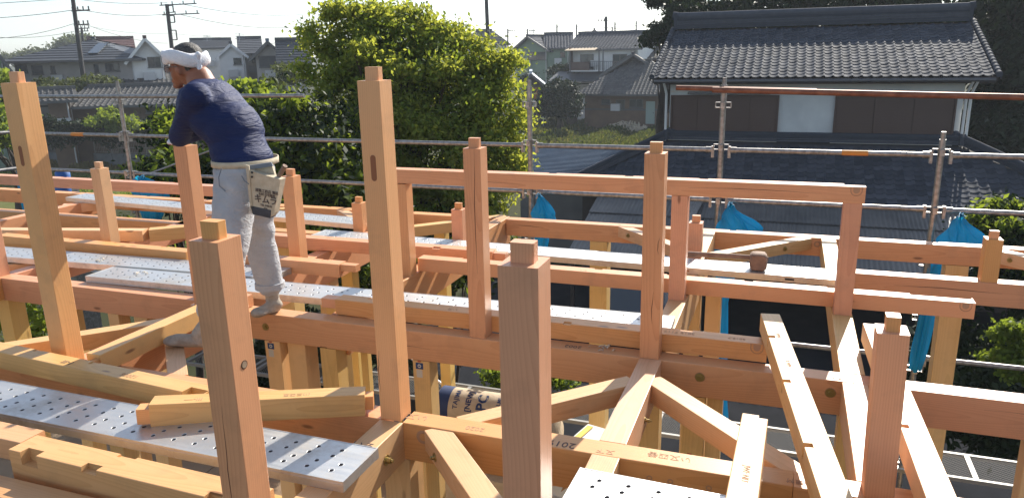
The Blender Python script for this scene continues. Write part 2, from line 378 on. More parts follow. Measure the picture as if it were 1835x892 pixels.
def knot_hole(o, x, y, z, r=.024):
    "counterbored ring on the front face"
    b = MB()
    n = 16; vs = []
    for k, (rr, dz) in enumerate(((r, 0.0006), (r*.9, .0012), (r*.62, .0012), (r*.55, .0006))): vs += [(math.cos(2*math.pi*i/n)*rr, -dz, math.sin(2*math.pi*i/n)*rr) for i in range(n)]
    fs = [(k*n+i, k*n+(i+1) % n, (k+1)*n+(i+1) % n, (k+1)*n+i) for k in range(3) for i in range(n)]
    b.add(vs, fs); b.v += []; t = b.obj('bolt_seat', 'ink_faint', o); t.location = (x, y, z); return t
def arrow_notch(o, L, h=.09, yf=-.0475):
    "U shaped joint cut near the end of a purlin"
    b = MB(); n = 10; r1, r2 = .030, .016
    pts = lambda r, y: [(math.cos(math.pi+math.pi*i/n)*r, y, math.sin(math.pi+math.pi*i/n)*r-.02) for i in range(n+1)]
    A = [(-r1, yf, 0)]+pts(r1, yf)+[(r1, yf, 0)]
    B = [(-r1+.004, yf-.0022, 0)]+pts(r1-.004, yf-.0022)+[(r1-.004, yf-.0022, 0)]
    k = len(A); b.add(A+B, [(i, i+1, k+i+1, k+i) for i in range(k-1)])
    C = [(-r2, yf-.0022, -.004)]+pts(r2, yf-.0022)+[(r2, yf-.0022, -.004)]
    t = b.obj('joint_ring', 'ink_faint', o); t.location = (L-.045, 0, 0)
    b = MB(); b.add([(x, yf-.0012, z) for x, y, z in C], [tuple(range(len(C)))]); t2 = b.obj('joint_socket', 'ink_faint', o); t2.location = (L-.045, 0, 0)

mat('knot_rim', (.09,.045,.02), .7); noise_mat('old_knot', (.36,.26,.17), (.28,.19,.12), 200., .8)
PW = .092      # short roof posts
def post(X, Y, h, label, m='fir', group='short roof posts standing on the beams', tx=.055, ty=.036, th=.048, z0=0., slot=None, rz=0., ten=True, w=PW, lean=(0,0)):
    L = h
    o = mobj('roof_post', section_mesh('roof_post', L, -w/2, w/2, -w/2, w/2, [], m), label=label, cat='wooden post', group=group)
    # local X up, local Y -> world -X ... keep a plain frame: X up, Y = world Y, Z = world -X
    Mx = Matrix(((0,0,-1,X+w/2),(0,1,0,Y+w/2),(1,0,0,z0+.0005),(0,0,0,1)))
    if lean != (0,0): Mx = Matrix.Translation((X+w/2,Y+w/2,z0)) @ Matrix.Rotation(lean[0], 4, 'X') @ Matrix.Rotation(lean[1], 4, 'Y') @ Matrix.Translation((-X-w/2,-Y-w/2,-z0)) @ Mx
    o.matrix_world = Mx
    if ten:
        t = tenon(o, L-.001, L+th, -ty/2, ty/2, -tx/2, tx/2, m=m, b=.004)
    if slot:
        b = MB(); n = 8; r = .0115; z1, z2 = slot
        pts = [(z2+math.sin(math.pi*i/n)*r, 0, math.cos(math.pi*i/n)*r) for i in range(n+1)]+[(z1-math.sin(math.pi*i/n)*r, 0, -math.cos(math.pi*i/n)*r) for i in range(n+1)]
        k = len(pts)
        # flat face a hair proud of the post; its dark colour paints the slot's shade
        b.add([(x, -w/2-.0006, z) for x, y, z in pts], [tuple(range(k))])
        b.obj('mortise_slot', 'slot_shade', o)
    return o
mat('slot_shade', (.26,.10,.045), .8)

# --- eaves-level beams running left to right
BH = .15
def abeam(y0, x0, x1, label, h=BH, m='fir', notches=(), w=.105, z=0.):
    return timber('beam', (x0, y0+w/2, z), (x1, y0+w/2, z), w, h, m, label, 'beam', 'roof-level beams of the frame', notches)
A_fg = abeam(2.44, -1.385, .10, 'beam at bottom centre from foot of tallest centre post to scarf joint', h=.165)
A_fg2 = abeam(2.436, .1015, 2.0, 'beam continuing right of scarf joint under leaning pale timbers', h=.165)
A_fgL = abeam(2.44, -6.0, -1.4865, 'lower left beam with printed marks behind loose yellowish timber', h=.15)
A_m = abeam(3.375, -3.32, .352, 'long middle beam the worker stands on', h=.165, m='fir_gold', notches=[(2.9,2.95,'bf',.02,.008),(.9,.95,'bf',.02,.006)])
A_m2 = abeam(3.369, .354, 3.2, 'sunlit beam at right edge with knots and notched underside', h=.165, notches=[(.95,.99,'bf',.03,.01)])
A_mL = abeam(3.455, -7.2, -3.3225, 'left beam at mid height crossing behind nearest tall left post', h=.16)
A_3 = abeam(5.155, .41, 3.8, 'sunlit beam on right carrying short post with tenon', h=.15)
A_3b = abeam(5.155, -9.0, -3.345, 'beam under far left perforated plank')
A_b = abeam(6.08, -9.5, -2.43, 'far eaves beam left of centre behind shrubs line', h=.145, notches=seats(7.0, .3, corner='tb', c=.02, d=.004))
A_b2 = abeam(6.08, -2.285, 4.2, 'far eaves beam right of centre below blue bags', h=.145, notches=[(1.9,1.95,'tb',.04,.006),(3.35,3.4,'tb',.04,.006),(4.3,4.35,'tb',.04,.006)])
A_1 = abeam(1.535, -6.0, .35, 'nearest dark beam under front perforated plank', h=.15, m='fir_gold')
# --- beams running front to back
def bbeam(x0, y0, y1, label, h=BH, m='fir', w=.105, notches=(), z=0.):
    return timber('beam', (x0+w/2, y0, z), (x0+w/2, y1, z), w, h, m, label, 'beam', 'roof-level beams of the frame', notches)
B_1 = bbeam(-1.488, .3, 2.4385, 'cross beam under right end of front plank with zinc bolt', h=.17, m='fir_pale')
B_2 = bbeam(-.597, 2.5465, 3.3735, 'short pale cross beam in front of central right post', m='fir_pale')
B_2f = bbeam(-.600, .6, 2.4385, 'pale cross beam end passing under bottom right plank', m='fir_pale')
B_2b = bbeam(-.597, 3.4815, 6.078, 'cross beam behind central right post', m='fir_pale', h=.24)
B_3 = bbeam(.303, 2.5455, 3.3675, 'bright cross beam between two leaning pale timbers', m='fir_pale')
B_3f = bbeam(.303, .6, 2.4345, 'bright cross beam running off bottom right', m='fir_pale')
B_3b = bbeam(.300, 3.4815, 6.078, 'cross beam under post at right end of raised purlin', m='fir_pale', h=.15)
B_4 = bbeam(-2.40, 3.4815, 6.20, 'deep cross beam with sun patches behind tallest centre post', h=.24)
B_5 = bbeam(-3.31, 3.57, 6.078, 'deep cross beam with sun patches behind the worker', h=.24)
B_5f = bbeam(-3.29, 2.5465, 3.3735, 'cross beam below the leaning worker left of his feet', h=.24)
B_6 = bbeam(-5.13, 3.562, 6.078, 'far left cross beam behind nearest left post')
B_6f = bbeam(-5.13, 2.5465, 3.4535, 'left cross beam at picture edge')
B_7 = bbeam(-6.95, 3.562, 6.078, 'leftmost far cross beam')
bolt(B_1, (1.99, -.0535, -.085), 'y-', .013, .022, .03)
bolt(B_2, (.40, -.0535, -.10), 'y-', .008, .013, .03)
bolt(B_3, (.18, .0, -.0), 'y-')if False else None
for o, x, z in ((A_m, .54, -.08), (A_m, 3.01, -.062), (A_m2, -.0+.0, 0)):
    if o is A_m: bolt(o, (x, -.053, z), 'y-', .010, .022, .012)
bolt(A_m, (3.58, -.053, -.06), 'y-', .010, .022, .012)
knot_hole(A_m, 3.01, -.0532, -.062); knot_hole(A_m, 3.58, -.0532, -.06)
knot_hole(A_fg, .09, -.0532, -.05, .03); knot_hole(A_b2, 1.14, -.0532, -.05); knot_hole(A_b2, 2.56, -.0532, -.05)
for q in (1.0, 1.075, 1.21, 1.28): knot_hole(A_fg if q < 1.4 else A_fg2, q, -.0532, -.06, .011)
# --- corner braces at 45 degrees
def brace(a, b, label, w=.09, h=.09, m='fir_pale', z=-.004, ends=None):
    o = timber('corner_brace', (a[0], a[1], z), (b[0], b[1], z), w, h, m, label, 'corner brace', 'diagonal corner braces', ()); return o
br = [brace((-1.17, 2.53), (-.585, 3.13), 'brace rising right from bottom centre beam to central right post'),
 brace((-.50, 3.17), (.15, 2.52), 'brace falling right from central right post to scarf joint'),
 brace((-1.24, 2.45), (-.62, 1.80), 'broad pale brace with bolt falling right at bottom centre', w=.10, m='fir_pale'),
 brace((-3.86, 2.53), (-3.27, 3.13), 'pale topped brace on left behind nearest left post'),
 brace((-2.62, 2.53), (-3.22, 3.12), 'brace under the worker\'s forward foot'),
 brace((-.50, 5.36), (.20, 6.10), 'brace with round bolt left of raised purlin end post'),
 brace((-1.26, 6.12), (-.56, 5.42), 'brace meeting far eaves beam left of central right post'),
 brace((-3.02, 5.62), (-2.37, 6.26), 'brace seen between tallest centre post and its neighbour'),
 brace((1.26, 5.30), (1.26+.75, 6.0), 'brace at right edge beside short post') if False else brace((1.45, 6.1), (2.1, 5.42), 'brace at right edge beside short post'),
 brace((-4.5, 6.12), (-5.06, 5.5), 'brace under far left perforated plank'),
 brace((-3.24, 5.45), (-4.0, 6.12), 'brace behind far left plank right of blue bag'),
 brace((-5.06, 4.0), (-5.7, 3.5), 'pale topped brace at left edge beside corner post'),
 brace((-5.15, 4.55), (-6.6, 4.2), 'long brace at left edge behind nearest left post', h=.10),
 brace((-7.0, 5.6), (-6.4, 6.12), 'brace at far left edge of the frame'),
 brace((-4.35, 3.53), (-3.75, 4.12), 'pale brace under left double planks'),
 brace((.41, 3.15), (1.1, 2.5), 'brace behind right leaning timbers') if False else None]
for i, x in ((5, .74), (2, .16)): bolt(br[i], (x, -.0465 if i != 2 else .0505, -.045), 'y-' if i != 2 else 'y+', .010, .018, .02)
bolt(br[8], (.16, -.0465, -.045), 'y-', .010, .018, .02); bolt(br[6], (.17, -.0465, -.045), 'y-', .010, .018, .02)
bolt(br[2], (.13, -.0505, -.05), 'y-', .010, .018, .02)

# --- short roof posts
P = {}
P['a'] = post(-1.487, 2.443, 1.35, 'tallest centre post with slot in its face', slot=(.995, 1.07), m='fir_gold')
P['b'] = post(-3.33, 2.46, 1.35, 'tall post at far left with slot in its face', slot=(.99, 1.06), w=.098, m='fir_gold')
P['c'] = post(-1.482, 1.53, .975, 'near post left of centre with big knot and tenon in front of worker', w=.095, tx=.058)
P['d'] = post(-.602, 1.535, .975, 'broad near post at centre with square tenon', w=.098, tx=.058)
P['e'] = post(.318, 2.445, .575, 'near post at right between leaning pale timbers', w=.092, tx=.042, ty=.05, lean=(0, R(-1.2)))
P['f'] = post(-1.492, 3.385, .985, 'cracked post with tenon crossing raised purlin left of centre')
P['g'] = post(-.598, 3.376, .985, 'post with tenon at crossing of central right beams')
P['h'] = post(-3.30, 3.39, .955, 'post the worker leans his elbows on', ten=False)
P['i'] = post(-.597, 4.284, .624, 'post under raised purlin with knot right of centre', ten=False, w=.092)
P['j'] = post(.307, 4.284, .626, 'post under right end of raised purlin', ten=False)
P['k'] = post(-2.392, 4.284, .62, 'post under left end of raised purlin behind tallest post', ten=False)
P['l'] = post(-3.262, 4.29, .635, 'post with tenon just right of the worker\'s tool bag')
P['m'] = post(-5.02, 4.292, .63, 'post with tenon between nearest left post and worker', m='fir_pale')
P['n'] = post(-.600, 5.19, .262, 'short reddish post with tenon behind purlin post right of centre')
P['o'] = post(-2.405, 5.19, .262, 'short post peeping left of cracked post')
P['p'] = post(1.188, 5.165, .27, 'short post with tenon near right edge', tx=.05)
P['q'] = post(-3.36, 5.30, .245, 'short post with tenon left of tallest centre post')
P['r'] = post(-5.155, 3.46, .955, 'post cut by left picture edge')
b = MB(); b.path([(0,0,0),(0,0,.0008)], [.013,.013], 16); kk = b.obj('knot', 'knot_rim', P['c']); b = MB(); b.path([(0,0,.0009),(0,0,.0014)], [.0098,.0098], 14); k2 = b.obj('knot_heart', 'old_knot', kk)
kk.location = (.612, .0, -.0476); kk.rotation_euler = (math.pi, 0, 0)
# --- raised purlins
def purlin(y0, x0, x1, z, label, m='fir', w=.095, h=.09, notches=None, group='roof purlins', ang=0.):
    L = x1-x0; nt_ = notches if notches is not None else seats(L, .25, corner='tb', c=.03, d=.004)
    o = timber('purlin', (x0, y0+w/2, z+h), (x0+L*math.cos(ang), y0+w/2+L*math.sin(ang), z+h), w, h, m, label, 'purlin', group, nt_); return o
pu1 = purlin(4.282, -2.405, .408, .6255, 'raised purlin with U notch at its right end', notches=[(2.71,2.813,'tb',.045,.008),(1.05,1.10,'tb',.04,.004),(1.52,1.57,'tb',.04,.004),(1.95,2.0,'tb',.04,.004)])
arrow_notch(pu1, 2.813)
pu2 = purlin(5.185, -8.6, -4.62, .262, 'raised purlin on far left with joint at its end')
tenon(pu2, 3.979, 4.07, -.03, .03, -.085, -.03, 'end_tenon'); tenon(pu2, 3.979, 4.09, -.03, .03, -.028, -.006, 'end_tenon')
pu3 = purlin(4.395, -2.30, 1.005, .0055, 'loose purlin lying left to right below centre right posts', notches=seats(3.3, .3, corner='tb', c=.03, d=.006)+[(3.0,3.3,'tb',.03,.008)])
arrow_notch(pu3, 3.305)
pu4 = purlin(4.685, -3.83, -1.87, .0055, 'reddish loose purlin from behind worker to cracked post', notches=[(1.1,1.25,'tb',.03,.004),(1.5,1.56,'tf',.03,.01)])
tenon(pu4, 1.959, 2.05, -.03, .03, -.07, -.012, 'end_tenon')
pu5 = purlin(3.475, -2.36, -.02, .0055, 'loose purlin resting behind middle beam with printed marks', notches=[(1.35,1.39,'tf',.03,.006),(1.93,1.99,'tb',.03,.006),(.18,.22,'tb',.04,.004)])
tenon(pu5, -.10, .001, -.035, .035, -.062, -.006, 'end_tenon'); arrow_notch(pu5, 2.34)
k_ = MB()
pu6 = purlin(4.105, -3.62, -2.735, .0065, 'loose purlin with long tenon right of worker\'s knee')
tenon(pu6, .884, 1.00, -.03, .03, -.05, -.004, 'end_tenon')
pu7 = purlin(4.085, -5.9, -3.99, .0065, 'loose purlin left of worker at foot of pale post')
pu8 = timber('purlin', (-6.2, 4.25, .096), (-4.86, 4.58, .096), .095, .09, 'fir_pale', 'slanting loose purlin left of worker with split joint', 'purlin', 'roof purlins')
pu9 = timber('purlin', (-4.84, 4.60, .098), (-4.42, 4.95, .098), .105, .10, 'fir_pale', 'short pale timber end beyond split joint left of worker', 'purlin', 'roof purlins')
pu10 = purlin(3.40, -3.0, -3.0+.16, .0, 'x') if False else None
# joint blocks beside the standing foot
bb = timber('timber_offcut', (-3.19, 3.43, .075), (-2.93, 3.43, .075), .09, .07, 'fir', 'notched timber end beside the worker\'s standing foot', 'timber end', None, [(.17,.2,'tf',.03,.03),(.06,.12,'tf',.05,.02)])
# --- loose timbers on the left and right
ly1 = timber('loose_timber', (-3.015, 2.43, .10), (-3.02, 3.21, .10), .085, .095, 'hemlock', 'yellowish loose timber pointing up right at foot of far left post', 'timber', 'loose hemlock timbers', [(.35,.40,'bb',.02,.01)])
tenon(ly1, -.06, .001, -.035, .0, -.07, -.02)
ly2 = timber('loose_timber', (-3.9, 2.395, .096), (-2.20, 2.275, .096), .09, .09, 'hemlock', 'yellowish loose timber behind front plank with faint print', 'timber', 'loose hemlock timbers', [(.95,1.0,'tb',.03,.005),(1.6,1.7,'tf',.05,.04),(.55,.6,'tb',.02,.004)])
ly3 = timber('loose_timber', (-2.30, 2.075, .135), (-1.565, 2.465, .105), .085, .095, 'hemlock', 'loose timber lying across end of front plank with tenons', 'timber', 'loose hemlock timbers')
tenon(ly3, -.05, .001, -.04, .02, -.085, -.02); tenon(ly3, .83, .865, -.02, .035, -.08, -.02)
ly4 = timber('loose_timber', (-5.6, 1.79, .085), (-2.585, 1.775, .085), .10, .085, 'fir_orange', 'orange timber at lower left edge before its joint', 'timber', 'orange timbers at lower left')
ly5 = timber('loose_timber', (-2.583, 1.735, .084), (-1.50, 1.715, .082), .115, .12, 'fir_orange', 'orange notched timber at bottom left below front plank', 'timber', 'orange timbers at lower left',
    [(.06,.14,'tf',.035,.05),(.36,.43,'tf',.03,.02),(.42,.50,'tb',.02,.01),(.90,.96,'tf',.03,.02)])
ls1 = timber('loose_timber', (-1.46, 1.98, -.001), (-1.40, 1.25, -.001), .10, .09, 'fir', 'x', 'timber') if False else None
lr1 = timber('loose_timber', (-.018, 3.62, .20), (.275, 1.5, .23), .088, .09, 'fir_pale', 'leaning pale timber left of right near post with small notches', 'timber', 'pale timbers lying front to back on right',
    [(.30,.33,'tf',.03,.05),(.78,.81,'tf',.03,.05),(1.28,1.31,'tf',.03,.05)])
lr2 = timber('loose_timber', (.455, 3.84, .12), (.525, 1.5, .16), .088, .09, 'fir_pale', 'leaning pale timber right of right near post with small notches', 'timber', 'pale timbers lying front to back on right',
    [(.62,.65,'tf',.03,.05),(1.1,1.13,'tf',.03,.05)])
lr3 = timber('loose_timber', (-.038, 2.50, .215), (-.065, 1.2, .26), .086, .09, 'hemlock', 'short yellowish timber with printed marks left of leaning pale timber', 'timber', 'pale timbers lying front to back on right', [(.0,.02,'tb',.03,.01)])
lb = timber('loose_timber', (-1.70, 1.60, .04), (-1.36, 1.93, -.001), .10, .09, 'fir', 'x', 'timber') if False else None
# --- printed and handwritten marks on the timbers
def mark(o, s, size, x, y, z=.0006, rz=0., m='ink', face='top', bold=0.):
    Mx = Matrix.Translation((x, y, z)) @ Matrix.Rotation(rz, 4, 'Z')
    if face == 'front': Mx = Matrix.Translation((x, y, z)) @ Matrix.Rotation(R(90), 4, 'X')
    return text_mesh(s, size, m, o, Mx, bold=bold)
mark(A_fg, '2019', .055, .66, -.02, rz=math.pi); mark(A_fg, '又下', .035, .83, -.022, rz=math.pi, m='ink_faint')
mark(A_fg, 'い又', .05, .035, .01, rz=math.pi, m='ink_faint'); mark(A_fg, '2020', .04, .30, -.01, rz=math.pi, m='ink_faint')
mark(B_1, 'いろ', .05, 1.93, .01, rz=-R(90)); mark(B_1, '2', .045, 1.80, .01, rz=-R(90))
mark(A_fg, 'い又四番', .04, 1.06, .012, rz=math.pi, m='ink_faint'); mark(A_fg2, '小屋材', .03, .02, -.015, rz=math.pi, m='ink_faint')
mark(pu5, '2019 7117', .035, 1.93, -.005, rz=math.pi, m='ink_faint'); mark(pu5, '2019.7', .03, 2.2, -.005, rz=math.pi, m='ink_faint'); mark(pu5, 'い又', .03, .72, -.01, rz=math.pi, m='ink_faint')
mark(A_m, '2002', .045, 2.38, -.01, rz=math.pi); mark(A_m2, '又ろ', .035, .10, -.01, rz=math.pi); mark(A_m, 'ろ九', .03, 3.60, -.02, rz=math.pi)
mark(ly2, '1-III', .045, .85, -.01, rz=math.pi); mark(ly2, '12006', .04, 1.25, -.01, rz=math.pi, m='ink_faint'); mark(A_fgL, '2022', .05, 2.45, -.01, rz=math.pi, m='ink_faint')
mark(ly3, 'III-一', .035, .16, -.01, m='ink_faint', rz=math.pi); mark(ly3, '(1)三四五', .026, .56, -.012, m='ink_faint', rz=math.pi)
mark(lr3, 'JWF NIT', .028, .42, 0, m='ink_faint', rz=math.pi/2*0); mark(lr1, 'WW', .026, .30, 0, m='ink_faint')
mark(lr1, '8 WM', .026, .62, 0, m='ink_faint'); mark(B_3, '又', .03, .14, 0, m='ink_faint', rz=R(90))
mark(pu3, '5-1 0', .02, 1.15, -.02, m='ink_faint', rz=math.pi); mark(A_b2, '12', .03, 1.0, 0, m='ink_faint')

# --- storey columns under the beams (pale glulam), floor level below
FL = -2.72
def column(X, Y, z1, label, w=.105, z0=FL-.3, sticker=(), m='glulam'):
    L = z1-z0
    o = mobj('column', section_mesh('column', L, -w/2, w/2, -w/2, w/2, [], m), label=label, cat='wooden column', group='pale columns under the beams')
    o.matrix_world = Matrix(((0,0,-1,X+w/2),(0,1,0,Y+w/2),(1,0,0,z0),(0,0,0,1)))
    for dz in sticker:
        b = MB(); b.box((L+dz, -w/2-.0006, .01), (.036, .0012, .044)); s_ = b.obj('grade_sticker', 'label_blue', o)
        b = MB(); b.tube((L+dz, -w/2-.0013, .01), (L+dz, -w/2-.0019, .01), .011, 10); b.obj('sticker_emblem', 'label_white', s_)
        b = MB(); b.box((L+dz, -w/2-.0022, .01), (.006, .0006, .012)); b.obj('sticker_mark', 'label_blue', s_)
        b = MB(); b.box((L+dz-.045, -w/2-.0006, .012), (.045, .001, .035)); b.obj('grade_label', 'label_white', o)
        b = MB(); b.box((L+dz+.026, -w/2-.0006, .01), (.006, .001, .02)); b.obj('sticker_tip', 'label_red', o)
    return o
column(-2.80, 3.375, -.167, 'column right of worker\'s feet with blue sticker at its top', sticker=(-.03,))
column(-2.66, 3.40, -.167, 'column beside it with low blue sticker', sticker=(-.40,), w=.12)
column(-2.42, 3.375, -.167, 'column in front of deep cross beam right of worker')
column(-2.235, 3.50, -.2, 'narrow column edge beside orange cord', w=.045)
column(-1.83, 3.375, -.167, 'column beside paper wrapped roll with blue sticker', sticker=(-.03,), w=.10)
column(-1.487, 2.44, -.167, 'column under foot of tallest centre post', w=.12)
column(-1.35, 2.55, -.19, 'column edge right of tallest centre post base', w=.06)
column(-.60, 3.375, -.167, 'column under central right post')
column(-.385, 3.375, -.167, 'pair column left of blue net with sticker', sticker=(-.33,))
column(-.272, 3.40, -.167, 'pair column touching blue net', w=.07)
column(-.60, 5.16, -.25, 'column far behind central right post', z0=FL)
column(-.46, 5.16, -.15, 'paired column far behind central right post')
column(-1.525, 6.08, -.147, 'far column between cracked post and broad near post', w=.15)
column(-3.0, 6.08, -.147, 'far column behind tool bag')
column(1.165, 6.08, -.147, 'far column near right edge below eaves beam', w=.15)
column(.303, 3.375, -.167, 'column behind right near post', w=.10)
column(1.03, 3.375, -.167, 'column with blue sticker under right sunlit beam', sticker=(-.12,), w=.09)
column(-4.79, 6.08, -.147, 'far column behind pale post left of worker', w=.17)
column(-2.86, 4.10, -.10, 'column under end of loose purlin with tenon', w=.105)
column(-5.13, 3.46, -.162, 'column at left edge below beam', w=.12)
column(-4.55, 3.46, -.162, 'second column from left edge', w=.105)
column(-4.10, 3.46, -.162, 'third column from left edge beside blue strip', w=.09)
column(-3.88, 3.46, -.162, 'fourth column from left edge before dark gap', w=.11)
column(-3.42, 5.155, -.15, 'column behind worker\'s calves', w=.105)
column(-3.33, 4.7, -.05, 'column under reddish loose purlin behind worker', w=.11)
column(-2.55, 1.56, -.15, 'column with sticker at bottom left corner', sticker=(-.10,), w=.09)
column(-3.05, 2.46, -.15, 'column under yellowish timber left', w=.09)
column(-1.70, 2.45, -.15, 'column below front plank right end', w=.10)

# drying cracks along the grain
def crack(o, x0, x1, y, z, w=.0016, face='y-'):
    b = MB(); n = 9; rr = random.Random(int(x0*1000)); a = []; c_ = []
    for i in range(n+1):
        t = i/n; x = x0+(x1-x0)*t; d = rr.uniform(-.0015,.0015)+.004*math.sin(t*4); k = w*math.sin(math.pi*min(max(t,.06),.94)); a.append((x, d-k)); c_.append((x, d+k))
    pts = a+c_[::-1]; m_ = 2*(n+1)
    b.add([(x, y-.0004, z+q) if face == 'y-' else (x, z+q, y) for x, q in pts], [(i, i+1, m_-2-i, m_-1-i) for i in range(n)]); return b.obj('drying_crack', 'crack_dark', o)
mat('crack_dark', (.085,.035,.018), .9)
crack(P['f'], .35, .98, -PW/2, -.012, .0018); crack(P['a'], .12, .30, -PW/2, .036); crack(P['d'], .30, .36, -.049, .02, .003); crack(P['g'], .18, .34, -PW/2, -.01); crack(P['g'], .52, .60, -PW/2, -.03); crack(P['c'], .05, .5, -.0475, .01, .0012)
crack(pu1, 1.9, 2.6, -.0475, -.04, .0014); crack(A_3, .3, .9, -.0525, -.06, .002); crack(A_b2, .05, .35, -.0525, -.05, .002); crack(pu1, .5, .9, -.0475, -.06, .001); crack(A_m2, .5, 1.3, -.0525, -.05, .0012); crack(A_m, 1.2, 1.6, -.0525, -.09, .0012)
# ---------------- perforated aluminium boards ----------------
_pl = {}
def plank_meshes(L):
    if L in _pl: return _pl[L]
    b = MB(); n = int(round(L/.05)); dx = L/n; w = .232; y0 = -w/2
    ys = [y0, y0+.03]+[y0+.03+.043*k for k in range(1, 5)]+[w/2]
    r0, r1 = .0108, .0085
    for i in range(n):
        xa = i*dx; xb = xa+dx; b.cur = 0
        holes = (1, 2) if i % 2 == 0 else (3, 4)
        for k in range(6):
            ya, yb = ys[k], ys[k+1]
            if k in holes and 0 < i < n-1:
                cx = (xa+xb)/2+(.006 if k in (2, 4) else -.006); cy = (ya+yb)/2
                sq = [(xb, cy), (xb, yb), (cx, yb), (xa, yb), (xa, cy), (xa, ya), (cx, ya), (xb, ya)]
                v = [(x, y, 0) for x, y in sq]
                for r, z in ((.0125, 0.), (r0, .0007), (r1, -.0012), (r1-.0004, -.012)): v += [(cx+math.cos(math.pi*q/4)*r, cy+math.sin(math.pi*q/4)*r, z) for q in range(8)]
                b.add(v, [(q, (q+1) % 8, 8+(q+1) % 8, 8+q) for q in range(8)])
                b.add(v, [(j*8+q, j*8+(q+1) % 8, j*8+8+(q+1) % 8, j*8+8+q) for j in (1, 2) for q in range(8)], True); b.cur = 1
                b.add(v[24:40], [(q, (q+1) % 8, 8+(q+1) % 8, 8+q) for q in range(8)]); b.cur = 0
            else: b.add([(xa,ya,0),(xb,ya,0),(xb,yb,0),(xa,yb,0)], [(0,1,2,3)])
    deck = b.mesh('deck', ['aluminium', 'hole_wall_shade'])
    b = MB(); b.boxm((0, -.003, -.040), (L, 0, .0015)); b.boxm((0, -.0005, -.040), (L, .018, -.037)); b.boxm((0, -.0045, -.012), (L, -.0029, -.009)); rail = b.mesh('side_rail', 'aluminium')
    b = MB(); b.boxm((-.002, -w/2-.003, -.036), (.006, w/2+.003, .0022)); cap = b.mesh('end_cap', 'aluminium')
    b = MB()
    for k in range(int(L/.6)): b.boxm((.3+k*.6, -w/2, -.03), (.33+k*.6, w/2, -.013))
    cross = b.mesh('cross_rib', 'aluminium')
    _pl[L] = (deck, rail, cap, cross); return _pl[L]
def plank(a, b_, L, label, z=.041):
    d, r_, c, x_ = plank_meshes(L); a = Vector((*a, z)); b_ = Vector((*b_, z)); ang = math.atan2(b_.y-a.y, b_.x-a.x)
    e = empty('scaffold_board', a, (0,0,ang), label=label, cat='scaffold board', group='perforated aluminium boards laid on the beams')
    mobj('deck', d, e); mobj('cross_rib', x_, e)
    o = mobj('side_rail', r_, e); o.location = (0, -.1162, 0); o = mobj('side_rail', r_, e); o.location = (L, .1162, 0); o.rotation_euler = (0,0,math.pi)
    o = mobj('end_cap', c, e); o = mobj('end_cap', c, e); o.location = (L, 0, 0); o.rotation_euler = (0,0,math.pi)
    return e
p1 = plank((-5.34, 2.055), (-1.34, 2.047), 4.0, 'front board at lower left with shadow stripes')
plank((-.600, 2.147), (1.0, 2.09), 2.0, 'board corner at bottom right of centre')
p3 = plank((-4.36, 3.675), (-.50, 3.775), 3.86, 'long board behind worker\'s standing foot')
p4 = plank((-7.1, 3.80), (-3.13, 3.975), 4.0, 'board on left passing behind worker\'s knees', z=.046)
p5 = plank((-3.54, 5.045), (.345, 4.94), 3.9, 'back board carrying the wooden mallet')
p6 = plank((-7.09, 5.84), (-3.25, 5.50), 3.86, 'far left board behind pale post')
b = MB(); b.box((0,0,0), (.055, .001, .012)); t = b.obj('maker_label', 'dark_hole', p5); t.location = (3.62, -.1210, -.02)
b = MB(); b.box((0,0,0), (.10, .001, .012)); t = b.obj('worn_label', 'ink_faint', p5); t.location = (2.95, -.1210, -.02)
# sawdust curls left on the boards
def shavings(x, y, z, label, n=7):
    b = MB()
    for i in range(n):
        a = random.random()*6.28; px_, py_ = x+random.gauss(0,.03), y+random.gauss(0,.025); L = .015+random.random()*.02
        pts = [(px_+math.cos(a)*L*t, py_+math.sin(a)*L*t, z+.003+.008*math.sin(3.1*t)) for t in (0,.33,.66,1)]
        for q in range(3):
            p, r_ = Vector(pts[q]), Vector(pts[q+1]); w_ = Vector((-math.sin(a), math.cos(a), .2))*.004; b.add([p-w_, p+w_, r_+w_, r_-w_], [(0,1,2,3)])
    return b.obj('wood_shavings', 'chips', label=label, cat='shavings', kind='stuff')
shavings(-4.05, 3.70, .042, 'pale wood shavings on left end of long board'); shavings(-4.55, 3.86, .047, 'wood chip on left board'); shavings(-.78, 3.43, .001, 'chips on middle beam left of central right post', 9)
# ---------------- wooden mallet ----------------
M0 = empty('wooden_mallet', (-.12, 4.93, .042), (0,0,R(4)), label='weathered wooden mallet lying on the back board', cat='mallet')
b = MB(); hw = .054
vs = []
for x, k in ((-.052,.84),(-.044,1),(.044,1),(.052,.84)):
    ring = []
    for i in range(20):
        a = 2*math.pi*i/20; c_, s_ = math.cos(a), math.sin(a); m_ = (abs(c_)**5+abs(s_)**5)**(-.2)
        ring.append((c_*m_*hw*k, x, .056+s_*m_*hw*k))
    vs += ring
b.add(vs, [(j*20+i, j*20+(i+1) % 20, (j+1)*20+(i+1) % 20, (j+1)*20+i) for j in range(3) for i in range(20)], True); b.add(vs, [tuple(range(20)), tuple(range(60, 80))])
noise_mat('old_wood', (.26,.17,.12), (.16,.10,.07), 18., .8, 0, .4)
b.obj('mallet_head', 'old_wood', M0)
b = MB(); b.path([(.06,.0,.075),(-.15,.01,.078),(-.33,.02,.074),(-.50,.03,.070)], [.014,.015,.017,.019], 10); b.obj('handle', 'old_wood', M0)

